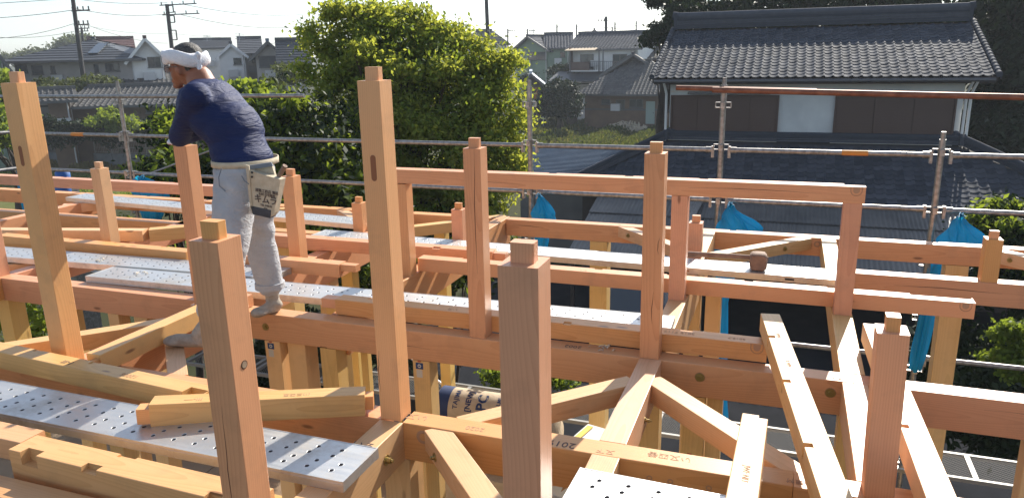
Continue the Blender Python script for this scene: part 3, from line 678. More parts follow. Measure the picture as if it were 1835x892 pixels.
# ---------------- pipe scaffold round the far side ----------------
SY = 6.8
def pole(X, Y, z0, z1, label, rot=(0,0), rings=None, m='galvanised'):
    e = empty('scaffold_pole', (X, Y, z0), (rot[0], rot[1], 0), label=label, cat='scaffold pole', group='upright scaffold poles')
    b = MB(); b.tube((0,0,0), (0,0,z1-z0-.06), .0243, 12); b.tube((0,0,z1-z0-.06), (0,0,z1-z0), .019, 12); b.obj('tube', m, e)
    for z in (rings or []):
        b = MB()
        for a in range(4):
            c_, s_ = math.cos(a*math.pi/2), math.sin(a*math.pi/2)
            M3 = Matrix.Rotation(a*math.pi/2, 3, 'Z')
            b.box(M3 @ Vector((.046,0,.022)), (.040,.030,.006), M=M3); b.box(M3 @ Vector((.046,0,-.022)), (.040,.030,.006), M=M3); b.box(M3 @ Vector((.064,0,0)), (.005,.034,.05), M=M3)
        o = b.obj('wedge_pocket', m, e); o.location = (0,0,z-z0)
    return e
XP = [-9.12, -7.31, -5.52, -3.87, -2.295, -.535, 1.165, 2.93]
tops = [.66, 1.19, .75, .75, 1.17, 1.18, .75, .75]
lab = ['far left corner', 'left between nearest left post and worker', 'hidden behind worker\'s back', 'behind tallest centre post', 'beside crumpled blue bag left of centre', 'right of centre crossing house shutters', 'right side in front of tiled lower roof', 'past right edge']
for X, t_, l_ in zip(XP, tops, lab): pole(X, SY, GZ, t_, 'upright scaffold pole '+l_, rings=[z for z in (.95,.59,.12,-.33,-.81,-1.27,-1.75,-2.2,-2.7,-3.2,-3.7,-4.2,-4.7) if z < t_-.05])
def rail(a, b_, label, m='galvanised', tape=(), r=.0215, ends=True):
    a, b_ = Vector(a), Vector(b_); e = empty('scaffold_rail', a, label=label, cat='scaffold rail', group='horizontal scaffold rails')
    d = (b_-a).normalized(); b = MB(); b.tube((0,0,0), b_-a, r, 12); b.obj('tube', m, e)
    if ends:
        for q, sgn in ((Vector((0,0,0)), 1), (b_-a, -1)): b = MB(); b.tube(q-d*sgn*.01, q+d*sgn*.06, r*1.25, 8); b.box(q-Vector((0,0,.018)), (.022,.05,.10)); b.obj('wedge_clip', m, e)
    for t0, t1 in tape:
        b = MB(); b.tube(d*t0, d*t1, r*1.03, 12, caps=False); b.obj('colour_band', 'orange_tape', e)
    return e
ry = SY-.05
for i in range(7):
    xa, xb = XP[i]+.07, XP[i+1]-.07
    rail((xa, ry+.05, .565), (xb, ry+.05, .565), 'upper rail span '+['at far left','above far left board','behind worker\'s waist','left of tallest centre post','between blue bag pole and shutter pole','in front of dark lower tiled roof','at right edge under the house corner'][i], tape=((.9,1.1),) if i in (0, 5) else ())
    rail((xa, ry+.05, .12), (xb, ry+.05, .12), 'second rail span '+['at far left','behind far left blue bag','behind worker\'s hips','left of tallest centre post lower down','between first and second blue bags','holding blue bags over corrugated roof','right of the rightmost blue bag'][i], tape=((.25,.4),) if i == 0 else ())
    rail((xa, ry+.05, -1.17), (xb, ry+.05, -1.17), 'low rail span seen below beams '+['at far left','left of worker','under worker','left of tallest post','left of shutter pole','behind leaning pale timbers','beyond column at right edge'][i])
rail((-9.3, ry-.02, 1.015), (-4.73, ry-.02, 1.03), 'long top rail with free end behind worker\'s shoulders', ends=False)
rail((-.93, ry-.03, 1.10), (.2, ry-.03, 1.07), 'short rust red pipe crossing shutter pole', 'rusty_pipe', ends=False)
rail((-.62, ry-.075, 1.085), (2.3, ry-.075, 1.01), 'long rust red pipe across the house', 'rusty_pipe', r=.024, ends=False)
rail((-9.12, SY-.07, .58), (-9.35, 3.2, .72), 'side rail at left picture edge', ends=False)
rail((-9.12, SY-.07, .13), (-9.35, 3.2, .20), 'lower side rail at left picture edge', ends=False)
b = MB(); b.tube((-3.95, 6.62, -1.45), (-3.2, 6.62, -2.0), .014, 8); tag(b.obj('diagonal_brace_pipe', 'tube_shine'), 'thin diagonal pipe behind tallest centre post', 'pipe')
b = MB(); b.tube((-7.3, 6.9, .05), (-6.6, 7.5, .35), .012, 8); tag(b.obj('diagonal_brace_pipe', 'galvanised'), 'thin slanted pipe behind left pole', 'pipe')
# walkway boards: expanded metal in a pale frame
_wk = None
def walk_mesh(L, W_):
    b = MB(); b.boxm((0, 0, -.035), (L, .03, 0)); b.boxm((0, W_-.03, -.035), (L, W_, 0))
    for k in range(5): x = L*k/4; x = min(max(x, .02), L-.02); b.boxm((x-.02, .0301, -.034), (x+.02, W_-.0301, -.003))
    fr = b.mesh('walkway_frame', 'galvanised_pale')
    b = MB(); nx, ny = 60, 14; dx, dy = L/nx, (W_-.06)/ny
    for j in range(ny):
        for i in range(nx):
            x, y = i*dx, .03+j*dy
            cx, cy = x+dx/2, y+dy/2; pts = [(x, cy), (cx, y), (x+dx, cy), (cx, y+dy)]
            for q in range(4):
                p, r_ = Vector((*pts[q], -.006)), Vector((*pts[(q+1) % 4], -.006)); n = (r_-p).cross(Vector((0,0,1))).normalized()*.0016
                b.add([p-n, p+n, r_+n, r_-n], [(0,1,2,3)])
    return fr, b.mesh('mesh_panel', 'mesh_dark')
mat('galvanised_pale', (.22,.215,.20), .55, .3)
fr, me_ = walk_mesh(1.74, .44)
for i in range(7):
    e = empty('scaffold_walkway', (XP[i]+.03, 6.31, -1.98), label='mesh walkway board '+['at far left','below far left board','under worker','under middle beam left of tallest post','behind paper wrapped rolls','behind crossed braces right of centre','at lower right edge'][i], cat='walkway board', group='expanded metal walkway boards of the scaffold')
    mobj('walkway_frame', fr, e); mobj('mesh_panel', me_, e, kind='stuff')
# hanging blue net bundles
def bundle(X, Y, z0, prof, label, seed=0, n=40, strip=None):
    rs = random.Random(seed); b = MB(); K = len(prof); vs = []
    ph = [rs.random()*6.28 for _ in range(4)]
    for j, (dz, cx, cy, rx, ry_) in enumerate(prof):
        for i in range(n):
            a = 2*math.pi*i/n
            f = 1+.22*math.sin(5*a+ph[0]+j*.22)+.13*math.sin(9*a+ph[1]-j*.35)+.06*math.sin(17*a+ph[2])
            vs.append((cx+math.cos(a)*rx*f, cy+math.sin(a)*ry_*f, dz+.01*math.sin(3*a+ph[3])))
    b.add(vs, [(j*n+i, j*n+(i+1) % n, (j+1)*n+(i+1) % n, (j+1)*n+i) for j in range(K-1) for i in range(n)])
    e = empty('blue_net_bundle', (X, Y, z0), label=label, cat='blue net', group='bundled blue safety nets tied to the rails'); b.obj('net_cloth', 'blue_net', e)
    b = MB()
    for k in range(10): a = k*1.1; b.path([(0,0,-.01),(math.cos(a)*.012,-.02,.012+.01*(k % 3)),(math.cos(a)*.03,-.025-.004*k,.0+.02*math.sin(a))], .0035, 5)
    b.obj('tie_cord', 'blue_net', e); return e
def prof(pts, m=5):
    out = []
    for a, b_ in zip(pts, pts[1:]):
        for t in range(m): out.append(tuple(x+(y-x)*t/m for x, y in zip(a, b_)))
    return out+[pts[-1]]
bundle(-2.17, 6.70, .10, prof([(0,.0,0,.012,.012),(-.06,.02,0,.05,.04),(-.16,.04,-.01,.095,.06),(-.25,.06,0,.10,.06),(-.31,.03,0,.055,.04),(-.5,0,0,.06,.04),(-.62,-.02,0,.05,.04)]), 'blue net bag hanging left of centre beside a pole', 1)
bundle(-.42, 6.70, .10, prof([(0,0,0,.012,.012),(-.05,0,0,.04,.03),(-.12,.05,0,.11,.05),(-.20,.09,0,.17,.06),(-.30,.08,0,.19,.06),(-.42,0,0,.10,.05),(-.9,-.03,0,.045,.03),(-1.5,-.02,0,.05,.03),(-2.05,0,0,.07,.04)]), 'blue net draped over rail right of raised post pair', 2)
bundle(1.34, 6.70, .10, prof([(0,0,0,.012,.012),(-.05,0,0,.05,.03),(-.12,.03,0,.10,.05),(-.20,.05,0,.155,.06),(-.30,.05,0,.175,.07),(-.40,-.04,0,.10,.04),(-.55,-.12,0,.055,.04),(-1.15,-.17,0,.05,.04),(-1.35,-.18,0,.04,.03)]), 'rightmost blue net tied with two knots to the rail', 3)
bundle(-7.0, 6.70, .10, prof([(0,-.1,0,.03,.02),(-.04,-.02,0,.14,.04),(-.12,.05,0,.22,.05),(-.25,.06,0,.20,.06),(-.45,.02,0,.13,.05),(-.62,-.05,0,.05,.04)]), 'blue net hanging behind left beams', 4)
bundle(-9.0, 6.72, .10, prof([(0,0,0,.05,.03),(-.1,0,0,.09,.05),(-.3,0,0,.09,.05),(-1.2,0,0,.05,.04),(-2.2,0,0,.05,.04)]), 'blue net strip behind nearest tall left post', 5)
# orange / yellow cord hanging inside
b = MB(); b.path([(-2.06,3.62,-.17),(-2.05,3.6,-.8),(-2.03,3.6,-1.5),(-2.0,3.55,-2.6)], .006, 6); tag(b.obj('hanging_cord', 'yellow_plastic'), 'yellow cord hanging left of tallest centre post', 'cord')
b = MB(); b.path([(-1.62,2.42,-.17),(-1.60,2.42,-.8),(-1.6,2.42,-1.4)], .004, 6); tag(b.obj('hanging_cord', 'yellow_plastic'), 'thin yellow cord below front board end', 'cord')
# ---------------- floor deck of the storey below ----------------
noise_mat('plywood', (.34,.24,.15), (.26,.18,.11), 3., .75, 0, .2)
b = MB()
tag(MB().boxm((-9.0, -1.0, FL-.30), (-1.9, 6.1, FL-.03)).obj('floor_structure', 'plywood'), kind='structure')
k = 0
for i in range(4):
    for j in range(4):
        o = MB().boxm((-8.98+i*1.78, -1+j*1.78, FL-.029), (-8.98+i*1.78+1.77, -1+j*1.78+1.77, FL)).obj('floor_panel', 'plywood')
        tag(o, 'brown plywood floor panel seen through the frame below the front beams', 'floor panel', 'plywood panels of the floor below')
for i, y in enumerate((1.5, 2.4, 3.3, 4.2, 5.1, 5.9)):
    timber('floor_joist', (-9.0, y, FL+.13), (1.6, y, FL+.13), .105, .12, 'hemlock', 'horizontal timber low inside the frame number from front row' if False else ['lowest foreground rail timber','low timber below front plank end','low timber under middle beam','low timber beneath loose purlins','low timber far inside','low timber by scaffold walkway'][i]+' at floor level', 'floor timber', 'low timbers at floor level')
for i, (a, b2) in enumerate((((-4.6,1.3),(-3.3,2.2)),((-4.2,2.9),(-2.8,3.4)),((-3.6,4.5),(-2.3,5.2)),((-3.2,5.4),(-1.7,5.6)))):
    timber('spare_board', (*a, FL+.03), (*b2, FL+.03), .13, .028, 'fir_pale', ['spare board low at bottom left','pale board low behind column left','grey board near paper rolls','board low under front plank end'][i]+' on floor below', 'board', 'boards lying on the floor below')
# ---------------- rolls and bags of roofing material ----------------
def roll(X, Y, Z, label, L=1.1, r=.165, rz=0., txt=True):
    e = empty('material_roll', (X, Y, Z), (0,0,rz), label=label, cat='paper roll', group='paper wrapped rolls on the level below')
    b = MB(); n = 32; vs = []; xs = [(-.0,.2*r),(0,.93*r),(.012,r),(.14,r*1.004),(.5,r),(L-.14,r*1.004),(L-.012,r),(L,.93*r),(L,.2*r)]
    for x, q in xs: vs += [(x, math.cos(2*math.pi*i/n)*q, math.sin(2*math.pi*i/n)*q) for i in range(n)]
    b.add(vs, [(j*n+i, j*n+(i+1) % n, (j+1)*n+(i+1) % n, (j+1)*n+i) for j in range(len(xs)-1) for i in range(n)], True); b.add(vs, [tuple(range(n)), tuple(range(8*n, 9*n))])
    b.obj('wrapper', 'kraft_paper', e)
    for x0, x1 in ((.012,.13),(L-.13,L-.012)): q = MB(); q.tube((x0,0,0), (x1,0,0), r*1.012, 32, caps=False); q.obj('printed_band', 'navy_print', e)
    q = MB(); q.tube((-.001,0,0), (-.012,0,0), r*.3, 16); q.obj('cardboard_core', 'kraft_paper', e)
    q = MB(); q.tube((.34, 0, 0), (.80, 0, 0), r*1.006, 32, caps=False)
    if txt:
        def lay(s, size, x, ang, m='navy_print', bold=.001):
            Mx = Matrix.Translation((x, 0, 0)) @ Matrix.Rotation(ang, 4, 'X') @ Matrix.Translation((0, 0, r*1.014)) @ Matrix.Rotation(R(90), 4, 'Z')
            t = text_mesh(s, size, m, e, None, bold=bold)
            for v in t.data.vertices:    # wrap round the roll
                a = v.co.x/r; y = v.co.y; rr = r*1.014+v.co.z
                v.co = Vector((x-y, math.sin(a)*-rr*-1, math.cos(a)*rr)); c_, s_ = math.cos(ang), math.sin(ang); yy, zz = v.co.y, v.co.z
                v.co.y = yy*c_-zz*s_; v.co.z = yy*s_+zz*c_
            return t
        lay('TAJIMA', .062, .20, R(38)); lay('[NEW]', .07, .32, R(40), bold=.002); lay('PC', .13, .45, R(40), bold=.004); lay('PALMS', .05, .60, R(40))
    return e
RX = aty(792, 722, 5.7)
roll(RX.x, 5.7, RX.z, 'upper paper wrapped roll with navy bands and printed name')
roll(RX.x-.10, 5.50, RX.z-.22, 'lower paper wrapped roll with navy end band', rz=R(-2), txt=False)
roll(RX.x-.02, 5.83, RX.z-.24, 'rear paper wrapped roll under the printed one', txt=False)
tag(MB().boxm((RX.x+.0, 5.2, FL+.001), (RX.x+1.15, 5.98, RX.z-.24-.138)).obj('material_stack', 'kraft_paper'), 'stack of wrapped material under the paper rolls', 'material stack')
e = empty('paper_bag_stack', (RX.x+1.30, 5.35, RX.z+.0), (0,0,R(-14)), label='white paper bags with yellow stripe and torn brown end', cat='paper bags')
for k in range(3):
    b = MB(); n = 10
    b.boxm((0, -.3, -.30+k*.11), (.46, .34, -.30+k*.11+.105)); b.obj('paper_bag', 'plaster_white', e)
b = MB(); b.boxm((.02,-.3015,.03), (.07,.30,.0352)); b.obj('yellow_stripe', 'yellow_plastic', e)
b = MB(); rr = random.Random(5)
for i in range(60):
    c0 = Vector((.06+rr.gauss(0,.06), -.38+rr.gauss(0,.05), -.02+rr.gauss(0,.06))); a = [c0+Vector((rr.gauss(0,.045), rr.gauss(0,.03), rr.gauss(0,.045))) for _ in range(3)]; b.add([c0]+a, [(0,1,2),(0,2,3)])
noise_mat('torn_brown', (.38,.22,.10), (.16,.08,.035), 25., .8); b.obj('torn_wrapping', 'torn_brown', e)
tag(MB().boxm((RX.x+1.13, 5.0, FL+.001), (RX.x+1.9, 5.7, RX.z-.302)).obj('material_stack', 'plaster_cream'), 'pale stack under the white paper bags', 'material stack')
# ---------------- ground and sky-line terrain ----------------
def sheet(pts, z, name, m, **k): return tag(MB().poly([(x, y, z) for x, y in pts]).obj(name, m), kind='structure', **k)
sheet([(-900,-60),(900,-60),(900,1500),(-900,1500)], GZ, 'ground', 'ground_soil')
sheet([(-8.6,-6),(12,-6),(12,23),(-8.6,23)], GZ+.01, 'yard_pavement', 'asphalt')
g1 = [atz(x, y, GZ+.02) for x, y in ((-60,298),(420,300),(560,345),(-60,380))]
sheet([(p.x, p.y) for p in g1], GZ+.02, 'lawn', 'lawn')
# ---------------- tiles ----------------
def tile_mesh(name, m, w=.30, l=.30, wave=.034, th=.018):
    prof_ = [(0,.010),(.10,-.3),(.28,-.55),(.50,-.55),(.68,-.1),(.84,.75),(.95,.9),(1.04,.3)]
    b = MB(); n = len(prof_); vs = []
    for v, lift in ((-.02, .020), (l*1.12, .0)):
        vs += [(u*w, v, h*wave+lift) for u, h in prof_]
    vs += [(u*w, -.02, h*wave+.020-th) for u, h in prof_]
    b.add(vs, [(i, i+1, n+i+1, n+i) for i in range(n-1)], True); b.add(vs, [(i+1, i, 2*n+i, 2*n+i+1) for i in range(n-1)])
    return b.mesh(name, m)
def tile_mats(O, U, V, Wd, Ls, w, l, clip=None):
    "placements on a roof plane; O eave left corner, U along the eave, V up the slope"
    U, V = Vector(U).normalized(), Vector(V).normalized(); Nn = U.cross(V); out = []
    for j in range(int(Ls/l)):
        for i in range(int(Wd/w)):
            if clip and not clip((i+.5)*w, (j+.5)*l): continue
            M = Matrix((U, V, Nn)).transposed().to_4x4(); M.translation = Vector(O)+U*(i*w)+V*(j*l)+Nn*.02; out.append(M)
    return out
def join_tiles(me, mats_, name, m, parent):
    v = np.array([p.co[:] for p in me.vertices]); f = [tuple(p.vertices) for p in me.polygons]; sm = [p.use_smooth for p in me.polygons]
    V_, F_, SM = [], [], []
    for k, M in enumerate(mats_):
        A = np.array(M); V_.append(v @ A[:3,:3].T + A[:3,3]+np.array([0,0,random.uniform(-.003,.003)])); F_ += [tuple(i+k*len(v) for i in q) for q in f]; SM += sm
    me2 = bpy.data.meshes.new(name); me2.from_pydata(np.concatenate(V_).tolist(), [], F_); me2.materials.append(MATS[m]); me2.polygons.foreach_set('use_smooth', SM)
    return mobj(name, me2, parent, kind='stuff')
def ridge(parent, a, b_, m, h=.35, w=.26, layers=4, name='ridge'):
    a, b_ = Vector(a), Vector(b_); q = MB()
    for k in range(layers): q.beam(a+Vector((0,0,h*(k+.5)/layers-.02)), b_+Vector((0,0,h*(k+.5)/layers-.02)), w*(1-.08*k), h/layers*.82)
    q.tube(a+Vector((0,0,h)), b_+Vector((0,0,h)), w*.36, 10)
    d = (b_-a).normalized()
    for e_, s in ((a, -1), (b_, 1)): q.box(e_+d*s*.05+Vector((0,0,h*.55)), (.10,.34,h*1.35), rz=math.atan2(d.y, d.x)); q.tube(e_+d*s*.0+Vector((0,0,h)), e_+d*s*.16+Vector((0,0,h*1.05)), w*.42, 10)
    return q.obj(name, m, parent)
def pane_window(parent, P, U, w, h, m_sash='sash', panes=2, proud=.06, name='window', mg='window_glass', N_=None):
    "P lower left corner on the wall, U along the wall"
    U = Vector(U).normalized(); Nn = N_ or Vector((U.y, -U.x, 0)); ang = math.atan2(U.y, U.x); t = .05 if w > .8 else .035
    b = MB(); C_ = Vector(P)+U*(w/2)+Vector((0,0,h/2))+Nn*(proud/2)
    for s in (0, 1): b.box(C_+Vector((0,0,(s-.5)*(h-t)))+Nn*0, (w, proud, t), rz=ang)
    for k in range(panes+1): b.box(C_+U*((k/panes-.5)*(w-t)), (t, proud*.9, h-2*t-.004), rz=ang)
    o = b.obj(name, m_sash, parent)
    for k in range(panes):
        pw = (w-t)/panes-t
        q = MB().box(C_-Nn*.01+U*(((k+.5)/panes-.5)*(w-t)), (pw, .012, h-2*t-.008), rz=ang); q.obj('pane', mg, o)
    q = MB().box(C_+Vector((0,0,-h/2-.035))+Nn*.03, (w+.1, proud+.06, .05), rz=ang); q.obj('sill', m_sash, o)
    return o
# ---------------- the tiled two storey neighbour ----------------
HY = 24.7; HX0, HX1 = -3.60, 4.62
H = empty('tiled_house', ((HX0+HX1)/2, HY+3.6, GZ), label='two storey Japanese house with dark glazed tile roof and closed brown shutters', cat='house')
Hi = Matrix.Translation(-H.location)
def hp(o): o.location = o.location-H.location; return o
b = MB(); b.boxm((HX0, HY, GZ), (HX1, HY+7.2, .55)); hp(b.obj('wall', 'plaster_white', H))
ez = aty(1168, 141, 24.0).z; ridgeY = 28.3; rz_ = 2.02; ez2 = ez
E0, E1 = -4.10, 5.28
V = Vector((0, ridgeY-24.0, rz_-ez2)); Ls = V.length
TW, TL = .25, .238
tm = tile_mesh('roof_tile', 'kawara', TW, TL, wave=.030)
pl = [(M_, 'up') for M_ in tile_mats((E0, 24.0, ez2), (1,0,0), V, E1-E0, Ls-.1, TW, TL)]
b = MB(); b.prism([(E0+.04, 24.02, ez2-.02), (E1-.04, 24.02, ez2-.02), (E1-.04, ridgeY, rz_-.03), (E0+.04, ridgeY, rz_-.03)], (0, 0, -.12)); hp(b.obj('roof_board', 'wood_dark', H))
b = MB(); b.prism([(E0+.04, ridgeY+.02, rz_-.03), (E1-.04, ridgeY+.02, rz_-.03), (E1-.04, 32.6, ez2), (E0+.04, 32.6, ez2)], (0, 0, -.12)); hp(b.obj('back_roof', 'kawara', H))
for x in (HX0+.01, HX1-.01):   # gable triangles
    b = MB(); b.prism([(x, HY, .54), (x, HY+7.2, .54), (x, ridgeY, rz_-.18)], (.10 if x < 0 else -.10, 0, 0)); hp(b.obj('gable_wall', 'plaster_white', H))
hp(ridge(H, (E0+.15, ridgeY, rz_+.02), (E1-.15, ridgeY, rz_+.02), 'kawara', h=.42, w=.36, layers=6))
for x, s in ((E0, -1), (E1, 1)):   # verge tiles
    b = MB(); d = V.normalized(); Nn = Vector((1,0,0)).cross(d)
    for k in range(int(Ls/TL)):
        p = Vector((x-.02*s, 24.0, ez2))+d*(k*TL); b.tube(p+Nn*.055, p+d*(TL*1.02)+Nn*.035, .082, 10, .078); b.beam(p+Vector((.06*s,0,.0)), p+d*TL+Vector((.06*s,0,.0)), .02, .16)
    hp(b.obj('verge_tiles', 'kawara', H))
# eave soffit, beam, gutter, downpipe
hp(MB().boxm((E0+.08, 24.04, ez2-.19), (E1-.08, HY-.001, ez2-.13)).obj('eave_soffit', 'wood_dark', H))
b = MB(); b.tube((E0+.1, 23.94, ez2-.09), (E1-.1, 23.94, ez2-.09), .055, 10); hp(b.obj('gutter', 'sash', H))
for x in (HX0-.10, HX1+.05, HX1+.16):
    b = MB(); b.path([(x, 23.98, ez2-.12), (x, HY-.09, ez2-.5), (x, HY-.09, -1.5)], .04, 8); hp(b.obj('downpipe', 'siding_white', H))
# upper windows: shutter boxes and slatted shutters
def shutters(x0, x1, z0, z1, n, box_side):
    b = MB(); b.boxm((x0, HY-.10, z0-.06), (x1, HY-.002, z0)); b.boxm((x0, HY-.10, z1), (x1, HY-.002, z1+.06)); b.boxm((x0-.05, HY-.10, z0-.06), (x0-.002, HY-.002, z1+.06)); b.boxm((x1+.002, HY-.10, z0-.06), (x1+.05, HY-.002, z1+.06))
    b.boxm((x0, HY-.03, z0), (x1, HY-.003, z1)); f = hp(b.obj('window', 'slat_brown', H)); w = (x1-x0)/n
    for k in range(n):
        q = MB(); dy = .03*(k % 2); q.boxm((x0+k*w+.01, HY-.05-dy, z0+.01), (x0+(k+1)*w-.01, HY-.035-dy, z1-.01))
        for j in range(12): zz = z0+.06+j*(z1-z0-.1)/12; q.boxm((x0+k*w+.03, HY-.058-dy, zz), (x0+(k+1)*w-.03, HY-.0505-dy, zz+.03))
        o = q.obj('shutter', 'slat_brown', f); o.location = -H.location; o.location = (0,0,0)
    return f
zt, zb = aty(1300, 174, HY).z, aty(1300, 243, HY).z
xa, xb, xc, xd = aty(1205, 200, HY).x, aty(1392, 200, HY).x, aty(1498, 200, HY).x, aty(1712, 200, HY).x
shutters(xa, xb, zb, zt, 4, 0); shutters(xc, xd-.05, zb, zt, 3, 0)
b = MB(); b.boxm((xa-.1, HY-.14, zb-.16), (xb+.05, HY-.003, zb-.075)); b.boxm((xc-.1, HY-.14, zb-.16), (xd, HY-.003, zb-.075)); hp(b.obj('sill', 'siding_white', H))
hp(MB().boxm((xa+.5, HY-.35, zt+.10), (xb-.2, HY-.003, zt+.17)).obj('window_canopy', 'sash', H))
hp(MB().boxm((HX0+.02, HY-.02, ez2-.45), (HX1-.02, HY-.0025, ez2-.42)).obj('trim_band', 'plaster_cream', H))
# lower skirt roof
lw = -1.43; run = 2.95; le = lw-run*.44; LY = HY-run
VL = Vector((0, run, lw-le)); LsL = VL.length
LX0, LX1 = HX0-run*.95, HX1+run
def clipL(u, v): f = v/LsL; return u > f*run*.95+.12 and u < (LX1-LX0)-f*run-.12
pl += [(M_, 'low') for M_ in tile_mats((LX0, LY, le), (1,0,0), VL, LX1-LX0, LsL-.15, TW, TL, clipL)]
VS = Vector((-run, 0, lw-le))
def clipR(u, v): f = v/LsL; return u > f*run+.12
pl += [(M_, 'low') for M_ in tile_mats((LX1, LY, le), (0,1,0), VS, 6.0, LsL-.15, TW, TL, clipR)]
b = MB(); b.prism([(LX0, LY, le-.02), (LX1, LY, le-.02), (HX1, HY-.01, lw-.02), (HX0, HY-.01, lw-.02)], (0,0,-.14)); b.prism([(LX1, LY+.01, le-.02), (LX1, LY+8, le-.02), (HX1+.01, LY+8, lw-.02), (HX1+.01, HY, lw-.02)], (0,0,-.14))
b.prism([(LX0, LY+.01, le-.02), (HX0-.01, HY, lw-.02), (HX0-.01, LY+8, lw-.02), (LX0, LY+8, le-.02)], (0,0,-.14)); hp(b.obj('lower_roof_board', 'kawara_dark', H))
hp(ridge(H, (LX0+.1, LY+.1, le+.06), (HX0, HY-.05, lw+.05), 'kawara', h=.20, w=.20, layers=3, name='hip_ridge'))
hp(ridge(H, (HX1, HY-.05, lw+.05), (LX1-.1, LY+.1, le+.06), 'kawara', h=.20, w=.20, layers=3, name='hip_ridge'))
hp(ridge(H, (HX0, HY-.12, lw+.0), (HX1, HY-.12, lw+.0), 'kawara', h=.20, w=.2, layers=3, name='wall_flashing'))
cp = Vector((0,0,EYE))
def vis(M_): return -1e9 if not (-6 < M_.translation.x < 7.5) else -(M_.translation-cp).length
order = sorted(pl, key=lambda t: -vis(t[0]))
near = order[:300]; far = [t[0] for t in order[300:]]
for M_, _ in near:
    o = mobj('roof_tile', tm, H); o.matrix_local = Hi @ M_
hp(join_tiles(tm, far, 'roof_tiles', 'kawara', H))
# corrugated lean-to in front
CT, CB = (LY-.05, le-.13), (LY-3.6, le-1.02)
cs = empty('carport', (1, CT[0], GZ), label='open lean-to with weathered corrugated roof in front of the tiled house', cat='carport')
def corr(x0, x1, y0, z0, y1, z1, pitch, amp, name, m, parent, off=0.):
    n = int((x1-x0)/pitch)*4; b = MB(); vs = []
    for t in (0, 1):
        vs += [(x0+(x1-x0)*i/n, y0+(y1-y0)*t, z0+(z1-z0)*t+amp*math.sin(2*math.pi*i/4)+off) for i in range(n+1)]
    b.add(vs, [(i, i+1, n+2+i, n+1+i) for i in range(n)], True); o = b.obj(name, m, parent); o.location = -parent.location; return o
ym = CT[0]*.72+CB[0]*.28; zm = CT[1]*.72+CB[1]*.28
x = -5.2
while x < 7.6:
    corr(x, x+.80, CT[0], CT[1], ym-.1, zm-.02, .10, .014, 'roof_sheet', 'corrugated_sheet', cs, .03+random.uniform(0,.004))
    corr(x, x+.80, ym, zm, CB[0], CB[1], .10, .014, 'roof_sheet', 'corrugated_sheet', cs, random.uniform(0,.006)); x += .802
def csp(o): o.location = -cs.location; return o
b = MB(); b.boxm((-5.2, CB[0]+.02, CB[1]-.17), (7.6, CB[0]+.10, CB[1]-.03)); b.boxm((-5.2, ym, zm-.16), (7.6, ym+.08, zm-.04)); csp(b.obj('roof_beam', 'wood_dark', cs))
for x in (-5.1, -1.8, 1.5, 4.8, 7.5): csp(MB().boxm((x, CB[0]+.105, GZ), (x+.10, CB[0]+.2, CB[1]-.05)).obj('carport_post', 'wood_dark', cs))
b = MB(); p0 = Vector((-2.30, CT[0]-.2, CT[1]+.02)); p1_ = Vector((-2.62, CB[0]+.3, CB[1]+.20)); b.beam(p0+Vector((0,0,.06)), p1_+Vector((0,0,-.0)), .42, .04)
for k in range(10): q = p0.lerp(p1_, (k+.5)/10)+Vector((0,0,.085)); b.box(q, (.03,.05,.006))
csp(b.obj('repair_panel', 'galvanised', cs))
hp(MB().boxm((HX0-2.2, LY+.4, GZ), (HX1+2.2, HY-.01, le+.1)).obj('ground_floor_wall', 'wood_dark', H))
# parked car under the lean-to
def car(X, Y, rz, label):
    e = empty('parked_car', (X, Y, GZ+.01), (0,0,rz), label=label, cat='car'); L_, W_ = 4.2, 1.66
    prof_ = [(-2.1,.35),(-2.12,.62),(-2.0,.80),(-1.25,.93),(-.55,1.36),(.0,1.45),(.8,1.44),(1.45,1.25),(1.9,.95),(2.08,.85),(2.12,.45),(2.05,.30)]
    b = MB(); vs = []
    for y, k in ((-W_/2,.0),(-W_/2+.10,.05),(W_/2-.10,.05),(W_/2,.0)):
        vs += [(x*(1 if k else .985), y*(1-.16*max(0, z-.9)), z+(k if z > .6 else 0)) for x, z in prof_]
    n = len(prof_); b.add(vs, [(j*n+i, j*n+(i+1) % n, (j+1)*n+(i+1) % n, (j+1)*n+i) for j in range(3) for i in range(n)], True); b.add(vs, [tuple(range(n)), tuple(range(3*n, 4*n))]); b.obj('body', 'car_paint', e)
    for s in (-1, 1):
        q = MB(); q.add([(-1.05, s*(W_/2+.004), .93), (-.5, s*(W_/2-.05), 1.33), (.9, s*(W_/2-.05), 1.37), (1.5, s*(W_/2+.004), .95)], [(0,1,2,3)]); q.obj('side_window', 'window_glass', e)
        for x in (-1.3, 1.3):
            w_ = MB(); w_.tube((x, s*(W_/2-.18), .31), (x, s*(W_/2+.01), .31), .31, 18); w_ = w_.obj('wheel', 'rubber', e)
            r_ = MB(); r_.tube((x, s*(W_/2+.011), .31), (x, s*(W_/2+.02), .31), .19, 12); r_.obj('rim', 'steel_grey', w_)
    q = MB(); q.add([(-1.24,-.68,.985),(-.57,-.62,1.42),(-.57,.62,1.42),(-1.24,.68,.985)], [(0,1,2,3)]); q.obj('windscreen', 'window_glass', e)
    for s in (-1, 1): q = MB(); q.box((-2.08, s*.6, .68), (.08,.32,.13)); q.obj('headlight', 'steel_grey', e)
    return e
pc = aty(1030, 535, 17.6); car(-3.2, 18.0, R(95), 'dark car parked in the deep shade below the lean-to')

